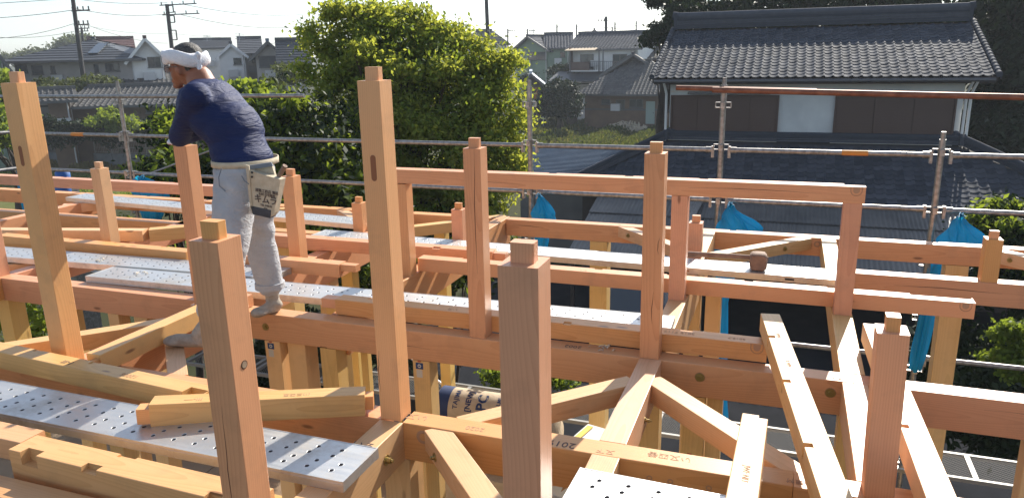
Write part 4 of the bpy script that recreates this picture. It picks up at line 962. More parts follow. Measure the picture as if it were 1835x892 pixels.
# ---------------- generic houses farther away ----------------
def hit(px_, py_, A, U):
    d = ray(px_, py_); Nn = Vector((U.y, -U.x, 0)); t = (Vector((A.x, A.y, 0))-Vector((0,0,0))).dot(Nn)/Vector((d.x, d.y, 0)).dot(Nn); return Vector((0,0,EYE))+d*t
def house(label, L, Rr, roof, m_wall, m_roof, depth=7., over=.5, rise=1.8, wins=(), ridge_h=.2, tiles=None, base=GZ, sash='sash', apex=.5, drop=0., cat='house', name='house', hip=0., parent=None, wmat='window_glass', panes=2, group='houses beyond the site'):
    A, B = atd(*L), atd(*Rr); ze = (A.z+B.z)/2+(over*rise/(depth/2) if roof == 'x' else 0); U = Vector((B.x-A.x, B.y-A.y, 0)); wd = U.length; U.normalize(); Bk = Vector((-U.y, U.x, 0))
    if Bk.dot(Vector((A.x, A.y, 0))) < 0: Bk = -Bk
    O = Vector((A.x, A.y, ze)); Wm = lambda u, v, z: O+U*u+Bk*v+Vector((0,0,z))
    e = empty(name, O+U*wd/2+Bk*depth/2+Vector((0,0,base-ze)), label=label, cat=cat, group=group) if parent is None else parent
    def fin(o): o.location = -e.location; return o
    b = MB(); b.prism([Wm(0,0,base-ze), Wm(wd,0,base-ze), Wm(wd,depth,base-ze), Wm(0,depth,base-ze)], (0,0,ze-base-.02)); fin(b.obj('wall', m_wall, e))
    th = Vector((0,0,-.14)); o_ = over; rf = MB(); rl = []
    faces = []
    if roof == 'x':      # ridge parallel to the facade
        h2 = depth/2; ex = o_*rise/h2
        faces = [((-o_,-o_,-ex), (wd+o_,-o_,-ex), (wd+o_-hip,h2,rise), (-o_+hip,h2,rise)), ((-o_+hip,h2,rise),(wd+o_-hip,h2,rise),(wd+o_,depth+o_,-ex),(-o_,depth+o_,-ex))]
        if hip: faces += [((-o_,-o_,-ex),(-o_+hip,h2,rise),(-o_,depth+o_,-ex)), ((wd+o_,-o_,-ex),(wd+o_,depth+o_,-ex),(wd+o_-hip,h2,rise))]
        else:
            for u in (0.01, wd-.01): b = MB(); b.prism([Wm(u,0,-.02), Wm(u,depth,-.02), Wm(u,h2,rise-.2)], U*(.1 if u < 1 else -.1)); fin(b.obj('gable_wall', m_wall, e))
        rl = [((-o_+hip,h2,rise),(wd+o_-hip,h2,rise))]
    else:                # gable end faces us
        a_ = wd*apex; exl = o_*rise/a_; exr = o_*rise/(wd-a_)
        faces = [((a_,-o_,rise),(a_,depth,rise),(-o_,depth,-exl),(-o_,-o_,-exl)), ((a_,-o_,rise),(wd+o_,-o_,-exr-drop),(wd+o_,depth,-exr-drop),(a_,depth,rise))]
        b = MB(); b.prism([Wm(0,.01,-.03), Wm(wd,.01,-.03), Wm(a_,.01,rise-.2)], Bk*.1); fin(b.obj('gable_wall', m_wall, e))
        rl = [((a_,-o_,rise),(a_,depth,rise))]
    for i, f in enumerate(faces):
        b = MB(); b.prism([Wm(*p) for p in f], th); fin(b.obj('roof', m_roof, e))
    for a_, b__ in rl:
        b = MB(); b.beam(Wm(*a_)+Vector((0,0,ridge_h*.4)), Wm(*b__)+Vector((0,0,ridge_h*.4)), .28, ridge_h); fin(b.obj('ridge_cap', m_roof, e))
    if tiles:
        ml = []; tw = tl = .34
        for f in faces:
            P_ = [Wm(*p) for p in f]
            if len(P_) != 4: continue
            if roof == 'x' and f is faces[0]: O_, Ue, Vu, Wd_, Ls_ = P_[0], P_[1]-P_[0], (P_[3]+P_[2])/2-(P_[0]+P_[1])/2, (P_[1]-P_[0]).length, ((P_[3]+P_[2])/2-(P_[0]+P_[1])/2).length
            elif roof == 'y' and f is faces[1]: O_, Ue, Vu, Wd_, Ls_ = P_[1], P_[2]-P_[1], P_[0]-P_[1], (P_[2]-P_[1]).length, (P_[0]-P_[1]).length
            elif roof == 'y' and f is faces[0]: O_, Ue, Vu, Wd_, Ls_ = P_[2], P_[3]-P_[2], P_[0]-P_[3], (P_[3]-P_[2]).length, (P_[0]-P_[3]).length
            else: continue
            cl = (lambda u, v: (u > hip*v/Ls_ and u < Wd_-hip*v/Ls_)) if hip else None
            ml += tile_mats(O_, Ue, Vu, Wd_, Ls_, tw, tl, cl)
        if ml:
            key = 'tile_'+tiles; tme = bpy.data.meshes.get(key) or tile_mesh(key, tiles, tw, tl, .05, .03); fin(join_tiles(tme, ml, 'roof_tiles', tiles, e))
    else:
        b = MB(); f = faces[0] if roof == 'x' else faces[1]
        for k in range(1, 9):
            t = k/9; P_ = [Vector(p) for p in f]
            if roof == 'x': a_, c_ = P_[0].lerp(P_[3], t), P_[1].lerp(P_[2], t)
            else: a_, c_ = P_[1].lerp(P_[0], t), P_[2].lerp(P_[3], t)
            b.beam(Wm(*a_)+Vector((0,0,.02)), Wm(*c_)+Vector((0,0,.02)), .05, .03)
        fin(b.obj('roof_courses', m_roof, e))
    b = MB(); f0 = faces[0]
    for w in wins:
        x0, y0, x1, y1 = w[:4]; a_ = hit(x0, y1, O, U); c_ = hit(x1, y0, O, U); ww = (Vector((c_.x-a_.x, c_.y-a_.y, 0))).length; hh = c_.z-a_.z
        fin(pane_window(e, a_, U, ww, hh, w[4] if len(w) > 4 else sash, panes if ww > 1 else 1, mg=w[5] if len(w) > 5 else wmat, N_=-Bk))
    b = MB(); b.beam(Wm(0,-.012,(base-ze)*.5), Wm(wd,-.012,(base-ze)*.5), .02, .14); fin(b.obj('wall_band', 'sash', e))
    b = MB(); b.tube(Wm(wd-.15,-.07,-.1), Wm(wd-.15,-.07,base-ze), .045, 6); fin(b.obj('downpipe', 'sash_white', e))
    b = MB(); b.prism([Wm(wd*.3,-.35,-1.9), Wm(wd*.3+.8,-.35,-1.9), Wm(wd*.3+.8,-.02,-1.9), Wm(wd*.3,-.02,-1.9)], (0,0,.6)); fin(b.obj('air_conditioner', 'sash_white', e))
    # eave board
    b = MB()
    if roof == 'x': b.beam(Wm(-o_,-o_-.02,-o_*rise/(depth/2)-.07), Wm(wd+o_,-o_-.02,-o_*rise/(depth/2)-.07), .04, .16); fin(b.obj('gutter', 'sash', e))
    else:
        q = [Wm(*faces[0][3]), Wm(*faces[0][0]), Wm(*faces[1][1])]
        for s, t in zip(q, q[1:]): b.beam(s+Vector((0,0,-.09))-Bk*.03, t+Vector((0,0,-.09))-Bk*.03, .05, .2)
        fin(b.obj('barge_board', 'siding_white' if m_wall == 'siding_white' else 'sash', e))
    return e, Wm, wd, U, Bk, fin
g = house('grey two storey house with broad hipped roof and solar panel at far left', (24,109,69), (240,107,66), 'x', 'plaster_grey', 'slate_roof', 9, .8, 1.35, [(29,116,48,131),(59,117,76,134),(92,118,98,132),(170,115,176,131),(190,113,213,128)], hip=5.2)
e_, Wm, wd, U_, Bk_, fin = g
A_ = Wm(wd*.655,.9,.62); b = MB(); b.prism([Wm(wd*.60,.4,.4*1.35/4.5+.06), Wm(wd*.69,.4,.4*1.35/4.5+.06), Wm(wd*.69,3.0,3*1.35/4.5+.06), Wm(wd*.60,3.0,3*1.35/4.5+.06)], (0,0,.08)); fin(b.obj('solar_panel', 'window_glass', e_))
house('dark red roofed house behind the grey house', (168,99,92), (236,98,92), 'x', 'plaster_cream', 'slate_red', 8, .5, 1.6, [])
house('white gabled house with wide dark window left of the worker\'s head', (235,99,66), (291,98,66), 'y', 'siding_white', 'slate_red', 9, .5, 1.25, [(266,102,289,121),(247,140,262,150)])
h4 = house('cream gabled house with small window behind the headband knot', (392,97.5,70), (438,96.5,70), 'y', 'siding_white', 'slate_roof', 7, .3, .85, [(419,104,432,116)])
house('house with solar panels on its roof behind the worker\'s head', (345,86,84), (412,85,84), 'x', 'siding_white', 'slate_roof', 8, .3, .8, [])
house('grey roofed house right of cream gable', (436,96,76), (462,95,76), 'x', 'plaster_cream', 'slate_roof', 9, .5, 1.3, [(452,102,458,112)])
house('blue grey gabled house with closed shutters left of the big tree', (457,96,64), (505,96,64), 'y', 'plaster_grey', 'blue_metal_roof', 12, .5, .95, [(465,100,499,121,'sash','slate_roof')])
house('low annex with striped pale roof beside the blue grey house', (505,112,60), (548,110,60), 'x', 'plaster_grey', 'slate_roof', 5, .4, 1.4, [])
house('dark green house at the left picture edge', (-40,110,60), (8,112,60), 'y', 'plaster_green', 'slate_roof', 9, .6, 2.0, [], apex=.3)
house('low house with grey tiled roof seen between nearest post and worker', (128,192,58), (330,183,56), 'x', 'plaster_brown', 'kawara_pale', 5.4, .9, .84, [(262,189,300,203)], tiles='kawara_pale', hip=1.2)
house('tiled roof wing behind the low house', (215,156,65), (345,152,65), 'x', 'plaster_brown', 'kawara_pale', 6, .7, .78, [], tiles='kawara_pale')
house('small tiled outhouse at left below the grey house', (84,180,57), (124,180,57), 'x', 'plaster_brown', 'kawara_pale', 3, .5, .5, [], tiles='kawara_pale')
house('pale house with light roof half hidden by the big tree', (828,80,95), (908,80,95), 'x', 'siding_white', 'kawara_pale', 7, .5, 1.5, [], hip=2.2)
h9 = house('pale green house with sliding window under dark gable', (924,87,88), (981,86,86), 'y', 'plaster_green', 'kawara', 9, .6, 1.3, [(947,93,979,108)], apex=.45)
h9b = house('wing of the pale green house with small window', (982,86,86), (1020,86,86), 'x', 'plaster_green', 'kawara', 7, .5, 1.35, [(1004,93,1013,103)], tiles='kawara')
h10 = house('white house with brown panelled balcony', (1026,90,78), (1143,86,76), 'x', 'siding_white', 'kawara', 7, .6, 1.35, [(1040,97,1064,124),(1098,97,1124,122)], tiles='kawara')
e_, Wm, wd, U_, Bk_, fin = h10
zb_ = hit(1060, 128, Wm(0,0,0), U_).z-Wm(0,0,0).z; zr_ = hit(1060, 113, Wm(0,0,0), U_).z-Wm(0,0,0).z
b = MB(); b.prism([Wm(0,-1.0,zb_), Wm(wd,-1.0,zb_), Wm(wd,-.02,zb_), Wm(0,-.02,zb_)], (0,0,.12)); fin(b.obj('balcony_floor', 'siding_white', e_))
b = MB(); b.prism([Wm(0,-1.0,zb_+.125), Wm(0,-1.06,zb_+.125), Wm(wd*.32,-1.06,zb_+.125), Wm(wd*.32,-1.0,zb_+.125)], (0,0,zr_-zb_)); b.prism([Wm(0,-.98,zb_+.125), Wm(.06,-.98,zb_+.125), Wm(.06,-.05,zb_+.125), Wm(0,-.05,zb_+.125)], (0,0,2.2)); fin(b.obj('balcony_panel', 'slat_brown', e_))
for i in range(22):
    u = wd*(.34+.62*i/21); b = MB(); b.beam(Wm(u,-1.02,zb_+.13), Wm(u,-1.02,zr_+.1), .03, .03, up=U_); fin(b.obj('baluster', 'sash', e_))
b = MB(); b.beam(Wm(wd*.33,-1.02,zr_+.13), Wm(wd*.97,-1.02,zr_+.13), .05, .05); fin(b.obj('handrail', 'sash', e_))
b = MB(); b.prism([Wm(-.3,-1.5,-.35), Wm(wd*.42,-1.5,-.35), Wm(wd*.42,-.02,-.1), Wm(-.3,-.02,-.1)], (0,0,.05)); fin(b.obj('awning', 'kraft_paper', e_))
for u in (wd*.02, wd*.47, wd*.53): b = MB(); b.beam(Wm(u,-1.1,zb_), Wm(u,-1.1,-.3), .1, .1, up=U_); fin(b.obj('balcony_post', 'sash', e_))
b = MB(); b.prism([Wm(-1.5,-3.,zb_-.9), Wm(wd,-3.,zb_-.9), Wm(wd,-.03,zb_-.1), Wm(-1.5,-.03,zb_-.1)], (0,0,.1)); fin(b.obj('porch_roof', 'slate_roof', e_))
h11 = house('brown single storey house with dark tiled roof and pale green door', (1048,168,68), (1215,168,66), 'x', 'plaster_brown', 'kawara_pale', 8, .8, 2.2, [(1128,178,1153,193),(1104,179,1120,197),(1078,178,1094,187)], tiles='kawara_pale', hip=4.0, wmat='window_glass')
e_, Wm, wd, U_, Bk_, fin = h11
a_ = hit(1157, 222, Wm(0,0,0), U_); c_ = hit(1174, 182, Wm(0,0,0), U_); mid = (a_+c_)/2
b = MB().box(mid-Bk_*.04, ((Vector((c_.x-a_.x, c_.y-a_.y, 0))).length, .06, c_.z-a_.z), rz=math.atan2(U_.y, U_.x))
mat('door_green', (.26,.33,.30), .6); dr = fin(b.obj('door', 'door_green', e_)); b = MB(); b.box(mid-Bk_*.09+U_*.28, (.04,.06,.12)); b.obj('handle', 'sash', dr)
house('dark gabled upper part of the brown tiled house', (1090,126,71), (1178,124,71), 'y', 'wood_dark', 'kawara_dark', 6, .9, 1.4, [], tiles='kawara_pale')
house('tiled roof house peeping left of the big dark roof', (1150,105,80), (1200,104,80), 'x', 'plaster_brown', 'kawara_pale', 6, .4, .9, [], tiles='kawara_pale')
e_, Wm, wd, U_, Bk_, fin = house('small shed with pale metal roof and orange panes', (938,152,68), (976,152,68), 'y', 'wood_dark', 'white_metal_roof', 6, .5, 1.0, [(957,156,964,180,'wood_dark','paint_orange'),(965,156,973,180,'wood_dark','paint_orange')], apex=.35, name='shed', cat='shed', group=None)
house('pale small house just above the balcony house', (1048,66,120), (1082,65,120), 'y', 'plaster_cream', 'kawara_pale', 6, .5, 1.0, [])
# ribbed blue metal roof of a low barn
bs = empty('barn', (atd(1050,280,29).x, 29, GZ), label='low barn with ribbed blue metal roof left of the tiled house', cat='barn')
zc = -2.75; q = [atz(905,263,zc), atz(1215,258,zc), atz(1060,306,zc-.0), atz(935,306,zc)]
q = [Vector((-9.8, 29.0, -2.40)), Vector((-2.0, 29.0, -2.40)), Vector((-2.0, 24.6, -3.0)), Vector((-9.0, 24.6, -3.0))]
b = MB(); b.prism(q, (0,0,-.08)); o = b.obj('roof', 'blue_metal_roof', bs); o.location = -bs.location
b = MB()
for k in range(26): t = (k+.5)/26; b.beam(q[0].lerp(q[3], t)+Vector((0,0,.03)), q[1].lerp(q[2], t)+Vector((0,0,.03)), .05, .05)
o = b.obj('roof_ribs', 'blue_metal_roof', bs); o.location = -bs.location
b = MB(); b.boxm((-8.8, 24.9, GZ), (-2.3, 28.8, -3.1)); o = b.obj('wall', 'corrugated_sheet', bs); o.location = -bs.location
# ---------------- garden wall, fence, field things ----------------
w0, w1 = atz(-80, 293, GZ), atz(330, 302, GZ)
gw = empty('garden_wall', ((w0.x+w1.x)/2, (w0.y+w1.y)/2, GZ), label='grey block wall beyond the lawn', cat='wall')
n = 14; U_ = (w1-w0)/n
for i in range(n):
    b = MB(); b.beam(w0+U_*(i+.01)+Vector((0,0,.45)), w0+U_*(i+.99)+Vector((0,0,.45)), .12, .9); o = b.obj('wall_panel', 'concrete_block', gw); o.location = -gw.location
fn = empty('mesh_fence', (w0+w1)/2, label='thin mesh fence with pale posts on the block wall', cat='fence'); fn.location.z = GZ+.9
for i in range(n+1):
    b = MB(); b.tube(w0+U_*i+Vector((0,0,.905)), w0+U_*i+Vector((0,0,1.75)), .035, 6); o = b.obj('fence_post', 'galvanised_pale', fn); o.location = -fn.location
b = MB()
for z in (1.72, 1.3, .98): b.beam(w0+Vector((0,0,z)), w1+Vector((0,0,z)), .02, .02)
for i in range(n*10): p = w0+U_*(i/10); b.beam(p+Vector((0,0,.95)), p+Vector((0,0,1.7)), .012, .012, up=(1,0,0))
o = b.obj('fence_mesh', 'galvanised', fn, kind='stuff'); o.location = -fn.location
def mound(name, c, rx, ry_, h, m, label, cat, n=400, sz=.3, kind='stuff'):
    v = []; f = []
    b = MB(); rr = random.Random(len(label))
    for i in range(n):
        a = rr.random()*6.28; r_ = math.sqrt(rr.random()); p = Vector(c)+Vector((math.cos(a)*r_*rx, math.sin(a)*r_*ry_, h*(1-r_*r_)*rr.random()+sz*.2)); d = Vector((rr.gauss(0,1), rr.gauss(0,1), rr.gauss(0,.5))).normalized()*sz
        b.beam(p-d*.5, p+d*.5, sz*.25, sz*.2)
    return tag(b.obj(name, m), label, cat, kind=kind)
p = atz(1122, 236, GZ); mound('chip_heap', (p.x, p.y, GZ), 2.2, 1.5, .8, 'chips', 'heap of pale split wood on the weedy lot', 'wood heap', 500, .35)
p = atz(1025, 232, GZ); s_ = empty('tree_stump', (p.x, p.y, GZ), label='short brown stump on the weedy lot', cat='stump'); b = MB(); b.path([(0,0,0),(0,.02,.6),(.02,0,1.1)], [.62,.5,.5], 12); b.obj('stump_wood', 'bark', s_)
p = atz(330, 298, GZ)
for (x, y, lab_) in ((112,318,'blue plastic drum at field edge behind nearest left post'), (112,338,'second blue drum low behind the nearest left post')):
    p = aty(x, y-6, 9.5 if y < 330 else 9.0); e = empty('plastic_drum', (p.x, p.y, p.z-.25), label=lab_, cat='drum'); b = MB(); b.path([(0,0,0),(0,0,.02),(0,0,.28),(0,0,.30)], [.10,.12,.12,.10], 14); b.obj('drum_body', 'blue_plastic', e); q = MB(); q.tube((0,0,.301), (0,0,.325), .105, 14); q.obj('lid', 'blue_plastic', e); MB().boxm((-.15,-.15,GZ-p.z+.25), (.15,.15,-.001)).obj('drum_stand', 'galvanised', e)
# ---------------- poles and wires ----------------
def upole(xb, yb, xt, yt, D, r, label, arms=(), m='pole_dark', base=True):
    t = atd(xt, yt, D); q = atd(xb, yb, D); d = (t-q); bz = (q.z-GZ)/d.z if d.z else 0
    bt = Vector((q.x-d.x*bz, q.y-d.y*bz, GZ)); e = empty('utility_pole', bt, label=label, cat='utility pole', group='utility poles')
    b = MB(); b.tube((0,0,0), t-bt, r*1.3, 10, r); b.obj('pole_shaft', m, e)
    for z, L_, off in arms:
        p = bt+(t-bt)*((z-GZ)/(t.z-GZ)); c_ = MB(); c_.beam((p-bt)+Vector((off-L_/2,.0,0)), (p-bt)+Vector((off+L_/2,.0,0)), .09, .09)
        o = c_.obj('crossarm', 'pole_dark', e)
        for k in (-.45, -.15, .15, .45):
            c_ = MB(); c_.tube((p-bt)+Vector((off+L_*k,0,.05)), (p-bt)+Vector((off+L_*k,0,.28)), .05, 6); c_.obj('insulator', 'pole_concrete', o)
    return e, bt, t
za = lambda y, D, x=200: atd(x, y, D).z
u1 = upole(150, 145, 128, -20, 64, .135, 'tall dark utility pole rising at upper left', [(za(20,64,140),1.7,.6),(za(45,64,145),1.4,.5)])
u2 = upole(307, 78, 299, 8, 75, .16, 'utility pole with square brackets above the worker\'s head', [(za(9,75),4.0,1.2),(za(27,75),4.0,1.4)])
for zt_, zb2 in ((11,23),(29,41),(55,72)):
    a_ = za(zt_,75,305); b_ = za(zb2,75,305); c_ = atd(302, 40, 75)
    q = MB(); q.beam((c_.x,c_.y,a_),(c_.x+.7,c_.y,a_),.08,.08); q.beam((c_.x+.7,c_.y,a_),(c_.x+.7,c_.y,b_),.08,.08,up=(1,0,0)); q.beam((c_.x,c_.y,b_),(c_.x+.7,c_.y,b_),.08,.08); o = q.obj('bracket', 'pole_dark', u2[0]); o.location = -u2[0].location
upole(149, 76, 146, 50, 95, .12, 'small distant pole with crossarm beside the tall left pole', [(za(51,95),1.8,.2),(za(56,95),1.4,.2)])
upole(875, 85, 871, -12, 70, .16, 'tall dark pole above the big tree\'s right side', [])
upole(824, 62, 823, 40, 110, .14, 'short dark pole behind the big tree', [(za(45,110,823),1.2,.5)])
upole(1086, 66, 1086, 30, 95, .17, 'thick dark pole above the balcony house roof', [(za(38,95,1086),1.2,-.4)])
for i, (x, yt) in enumerate(((910,52),(945,52),(998,44),(1033,44),(1102,40),(1140,38),(1097,48))):
    upole(x, 80, x, yt, 150, .14, 'thin railway mast '+['far left of the row','left of the green house ridge','over the green house','between green and balcony house','right of the thick dark pole','nearest the dark tree','close to the thick dark pole'][i], [(za(yt+4,150,x),1.6,.7)] , m='pole_concrete')
wires = MB(); allw = []
def wire(pts, label, r=.022, sag=.0):
    P_ = [atd(*p) for p in pts]; out = []
    for a_, b_ in zip(P_, P_[1:]):
        for k in range(8): t = k/8; q = a_.lerp(b_, t); q.z -= sag*4*t*(1-t); out.append(q)
    out.append(P_[-1]); b = MB(); b.path(out, r, 5)
    return tag(b.obj('overhead_wire', 'wire'), label, 'overhead wire', 'overhead wires')
wire([(-60,10,64),(128,-2,64)], 'highest wire at upper left corner', .019)
wire([(-60,35,64),(128,19,64)], 'wire running left from the tall pole\'s crossarm', .02, .1)
wire([(135,16,64),(300,25,75)], 'wire between the two left poles at the lower arm', .022, .3)
wire([(130,-2,64),(300,5,75)], 'wire between the two left poles at top', .022, .2)
wire([(322,7,75),(560,24,110),(700,28,130)], 'wire from the bracketed pole to the tree at top', .028, .6)
wire([(325,27,75),(560,43,110),(700,45,130)], 'lower wire from the bracketed pole to the tree', .028, .8)
wire([(-60,70,60),(132,43,60),(150,43,60),(300,78,80)], 'thin wire descending behind the tall left pole', .014, .3)
wire([(-60,62,60),(132,57,60),(236,82,70)], 'second thin wire behind the tall left pole', .012, .3)
wire([(150,45,80),(300,60,90),(560,70,120)], 'very thin wire above the red roof', .014, .3)
wire([(545,62,100),(450,82,100)], 'thin wire sloping left of the big tree', .02, .3)
wire([(780,48,130),(910,55,150),(998,50,150),(1140,46,150),(1180,44,150)], 'upper railway wire right of the big tree', .03, .3)
wire([(780,62,130),(910,66,150),(998,64,150),(1140,60,150),(1180,58,150)], 'lower railway wire right of the big tree', .03, .2)
wire([(880,58,150),(1033,56,150),(1150,53,150)], 'middle railway wire right of the big tree', .025, .2)
def antenna(x, y0, y1, D, label):
    a_, b_ = atd(x, y0, D), atd(x, y1, D); e = empty('tv_antenna', a_, label=label, cat='antenna', group='roof antennas'); b = MB(); b.tube((0,0,0), b_-a_, .03, 6); b.obj('mast', 'steel_grey', e)
    b = MB()
    for k in range(4): b.beam(b_-a_+Vector((-.5,0,-.15*k)), b_-a_+Vector((.5,0,-.15*k)), .03, .03)
    b.obj('antenna_rods', 'steel_grey', e)
antenna(956, 66, 52, 88, 'roof antenna on the pale green house'); antenna(429, 74, 60, 72, 'roof antenna above the solar roof'); antenna(371, 74, 64, 84, 'short mast on the roof behind the worker'); antenna(196, 84, 78, 60, 'pipe chimney on the grey house roof')
# ---------------- vegetation: thousands of small leaves spread through crowns ----------------
def leaves(blobs, n, size, name, m, parent, clump=.35, per=26, droop=.25, fill=.6, rng=None):
    "blobs: (centre, rx, ry, rz) world ellipsoids"
    rng = rng or RNG
    vol = np.array([b[1]*b[2]*b[3] for b in blobs])**.67; vol = vol/vol.sum()
    nc = max(1, n//per); which = rng.choice(len(blobs), nc, p=vol)
    C_ = np.array([b[0][:] for b in blobs]); Rr = np.array([b[1:4] for b in blobs])
    d = rng.normal(size=(nc,3)); d /= np.linalg.norm(d, axis=1)[:,None]
    rad = rng.uniform(fill, 1.03, nc)**.8
    cc = C_[which]+d*Rr[which]*rad[:,None]
    keep = np.ones(nc, bool)
    p = np.repeat(cc[keep], per, axis=0); N_ = len(p); out = np.repeat(d[keep], per, axis=0)
    p = p+rng.normal(size=(N_,3))*clump*np.array([1,1,.62])*rng.uniform(.4,1.,(N_,1))
    nrm = out*.5+rng.normal(size=(N_,3))*.75+np.array([0,0,.55]); nrm /= np.linalg.norm(nrm, axis=1)[:,None]
    t = rng.normal(size=(N_,3)); t -= nrm*(t*nrm).sum(1)[:,None]; t /= np.linalg.norm(t, axis=1)[:,None]; t[:,2] -= droop; t /= np.linalg.norm(t, axis=1)[:,None]
    s_ = np.cross(nrm, t); s_ /= np.linalg.norm(s_, axis=1)[:,None]
    L = (size*rng.uniform(.6,1.25,N_))[:,None]
    v = np.stack([p-t*L*.5, p+s_*L*.26-t*L*.05, p+t*L*.5-nrm*L*.10, p-s_*L*.26-t*L*.05], 1).reshape(-1,3)
    me = bpy.data.meshes.new(name); me.vertices.add(len(v)); me.vertices.foreach_set('co', v.ravel())
    me.loops.add(N_*4); me.loops.foreach_set('vertex_index', np.arange(N_*4)); me.polygons.add(N_)
    me.polygons.foreach_set('loop_start', np.arange(0, N_*4, 4)); me.polygons.foreach_set('loop_total', np.full(N_, 4)); me.update(); me.materials.append(MATS[m])
    o = mobj(name, me, parent); return o, cc
def pblob(x, y, D, rx, ry, depth=None):
    c = atd(x, y, D); k = D/FPX; return (c, rx*k, (depth or rx)*k, ry*k)
def tree(label, cat, blobs, n, size, m, base=None, trunk_r=.16, clump=.3, limbs=9, name='tree', group=None, m2=None, n2=0, trunk=True, fill=.6, per=26, seed=1, lump=16):
    rng = np.random.default_rng(seed); c0 = blobs[0][0]; bx = base or (c0.x, c0.y)
    e = empty(name, (bx[0], bx[1], GZ), label=label, cat=cat, group=group)
    off = Vector((bx[0], bx[1], GZ)); bl = [(b[0]-off, b[1], b[2], b[3]) for b in blobs]
    if lump:
        sb = []
        for (c_, a_, b_, h_) in bl:
            for k in range(lump):
                d_ = rng.normal(size=3); d_ /= np.linalg.norm(d_); q_r = rng.uniform(.45, 1.0); s_ = rng.uniform(.16, .36)
                sb.append((Vector((c_.x+d_[0]*a_*q_r, c_.y+d_[1]*b_*q_r, c_.z+d_[2]*h_*q_r)), a_*s_, b_*s_, h_*s_*.7))
        o, cc = leaves(sb, n, size, 'crown', m, e, clump*.55, per=12, fill=.3, rng=rng)
    else: o, cc = leaves(bl, n, size, 'crown', m, e, clump, per=per, fill=fill, rng=rng)
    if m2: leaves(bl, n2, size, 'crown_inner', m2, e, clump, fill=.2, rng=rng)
    if trunk:
        b = MB(); top = bl[0][0]+Vector((0,0,bl[0][3]*.3)); rr = random.Random(seed); mids = [Vector((0,0,0)).lerp(top, t)+Vector((rr.gauss(0,.06), rr.gauss(0,.06), 0)) for t in (0,.25,.5,.75,1)]
        b.path(mids, [trunk_r*1.3, trunk_r, trunk_r*.85, trunk_r*.6, trunk_r*.25], 9); b.obj('trunk', 'bark', e)
        b = MB(); idx = rng.choice(len(cc), min(limbs*3, len(cc)), replace=False)
        for q, i in enumerate(idx):
            tgt = Vector(cc[i]); t = rr.uniform(.35,.9); s = Vector((0,0,0)).lerp(top, t)
            if q >= limbs: s = s.lerp(tgt, .3)
            md = s.lerp(tgt, .5)+Vector((rr.gauss(0,.1), rr.gauss(0,.1), rr.uniform(-.05,.2))); k = trunk_r*(.42 if q < limbs else .16)
            b.path([s, md, tgt], [k, k*.6, k*.15], 6)
        b.obj('limbs', 'bark', e)
    return e
# the big yellow-green tree in the middle
BT = [pblob(715,140,12.5,110,95), pblob(640,62,12.8,62,62), pblob(745,70,12.8,62,58), pblob(600,130,12.4,55,58), pblob(820,150,12.2,88,70), pblob(875,205,11.8,70,75), pblob(690,235,12,110,80), pblob(800,270,11.8,105,85), pblob(895,290,11.6,50,65), pblob(575,75,12.6,34,30), pblob(800,65,12.6,38,22), pblob(850,350,11.5,70,55), pblob(760,350,11.7,60,50), pblob(895,120,12.4,40,35), pblob(790,75,12.6,50,40), pblob(845,110,12.3,55,45), pblob(680,40,12.9,60,40)]
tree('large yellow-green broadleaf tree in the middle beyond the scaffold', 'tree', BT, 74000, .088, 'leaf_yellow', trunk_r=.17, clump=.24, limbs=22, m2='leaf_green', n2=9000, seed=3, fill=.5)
# leafy shrubs left of it, behind the worker
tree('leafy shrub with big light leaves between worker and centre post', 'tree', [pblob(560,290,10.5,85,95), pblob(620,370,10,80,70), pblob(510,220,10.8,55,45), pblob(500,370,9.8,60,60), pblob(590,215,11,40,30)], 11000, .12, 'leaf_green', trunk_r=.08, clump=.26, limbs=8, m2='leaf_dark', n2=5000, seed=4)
tree('bushy tree with long drooping leaves behind the worker\'s shoulder', 'tree', [pblob(425,168,17,46,34), pblob(470,190,17,40,40), pblob(380,190,17,40,30), pblob(420,230,16.5,55,45)], 7000, .19, 'leaf_green', trunk_r=.12, clump=.3, seed=5)
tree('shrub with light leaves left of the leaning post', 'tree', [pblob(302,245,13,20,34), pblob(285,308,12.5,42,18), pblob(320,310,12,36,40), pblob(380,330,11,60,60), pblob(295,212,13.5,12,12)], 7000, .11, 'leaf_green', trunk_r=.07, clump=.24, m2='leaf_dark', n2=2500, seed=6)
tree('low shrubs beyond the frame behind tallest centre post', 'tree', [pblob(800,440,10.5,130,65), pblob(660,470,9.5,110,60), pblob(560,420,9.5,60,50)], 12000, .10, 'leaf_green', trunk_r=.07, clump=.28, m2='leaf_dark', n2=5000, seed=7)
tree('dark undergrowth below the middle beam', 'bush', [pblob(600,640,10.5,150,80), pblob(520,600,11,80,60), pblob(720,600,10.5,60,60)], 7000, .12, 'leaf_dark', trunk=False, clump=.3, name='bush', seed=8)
tree('small conifer sprig shrub behind broad near post', 'bush', [pblob(890,680,8.6,36,30), pblob(990,680,8.6,40,24)], 2500, .07, 'leaf_green', trunk=False, clump=.12, name='bush', seed=9)
tree('light bush behind pale left columns', 'bush', [pblob(60,480,9.5,60,40), pblob(30,560,8.5,60,40), pblob(200,420,12,80,28), pblob(60,620,7.6,50,40)], 5000, .08, 'leaf_green', trunk=False, clump=.2, name='bush', seed=10)
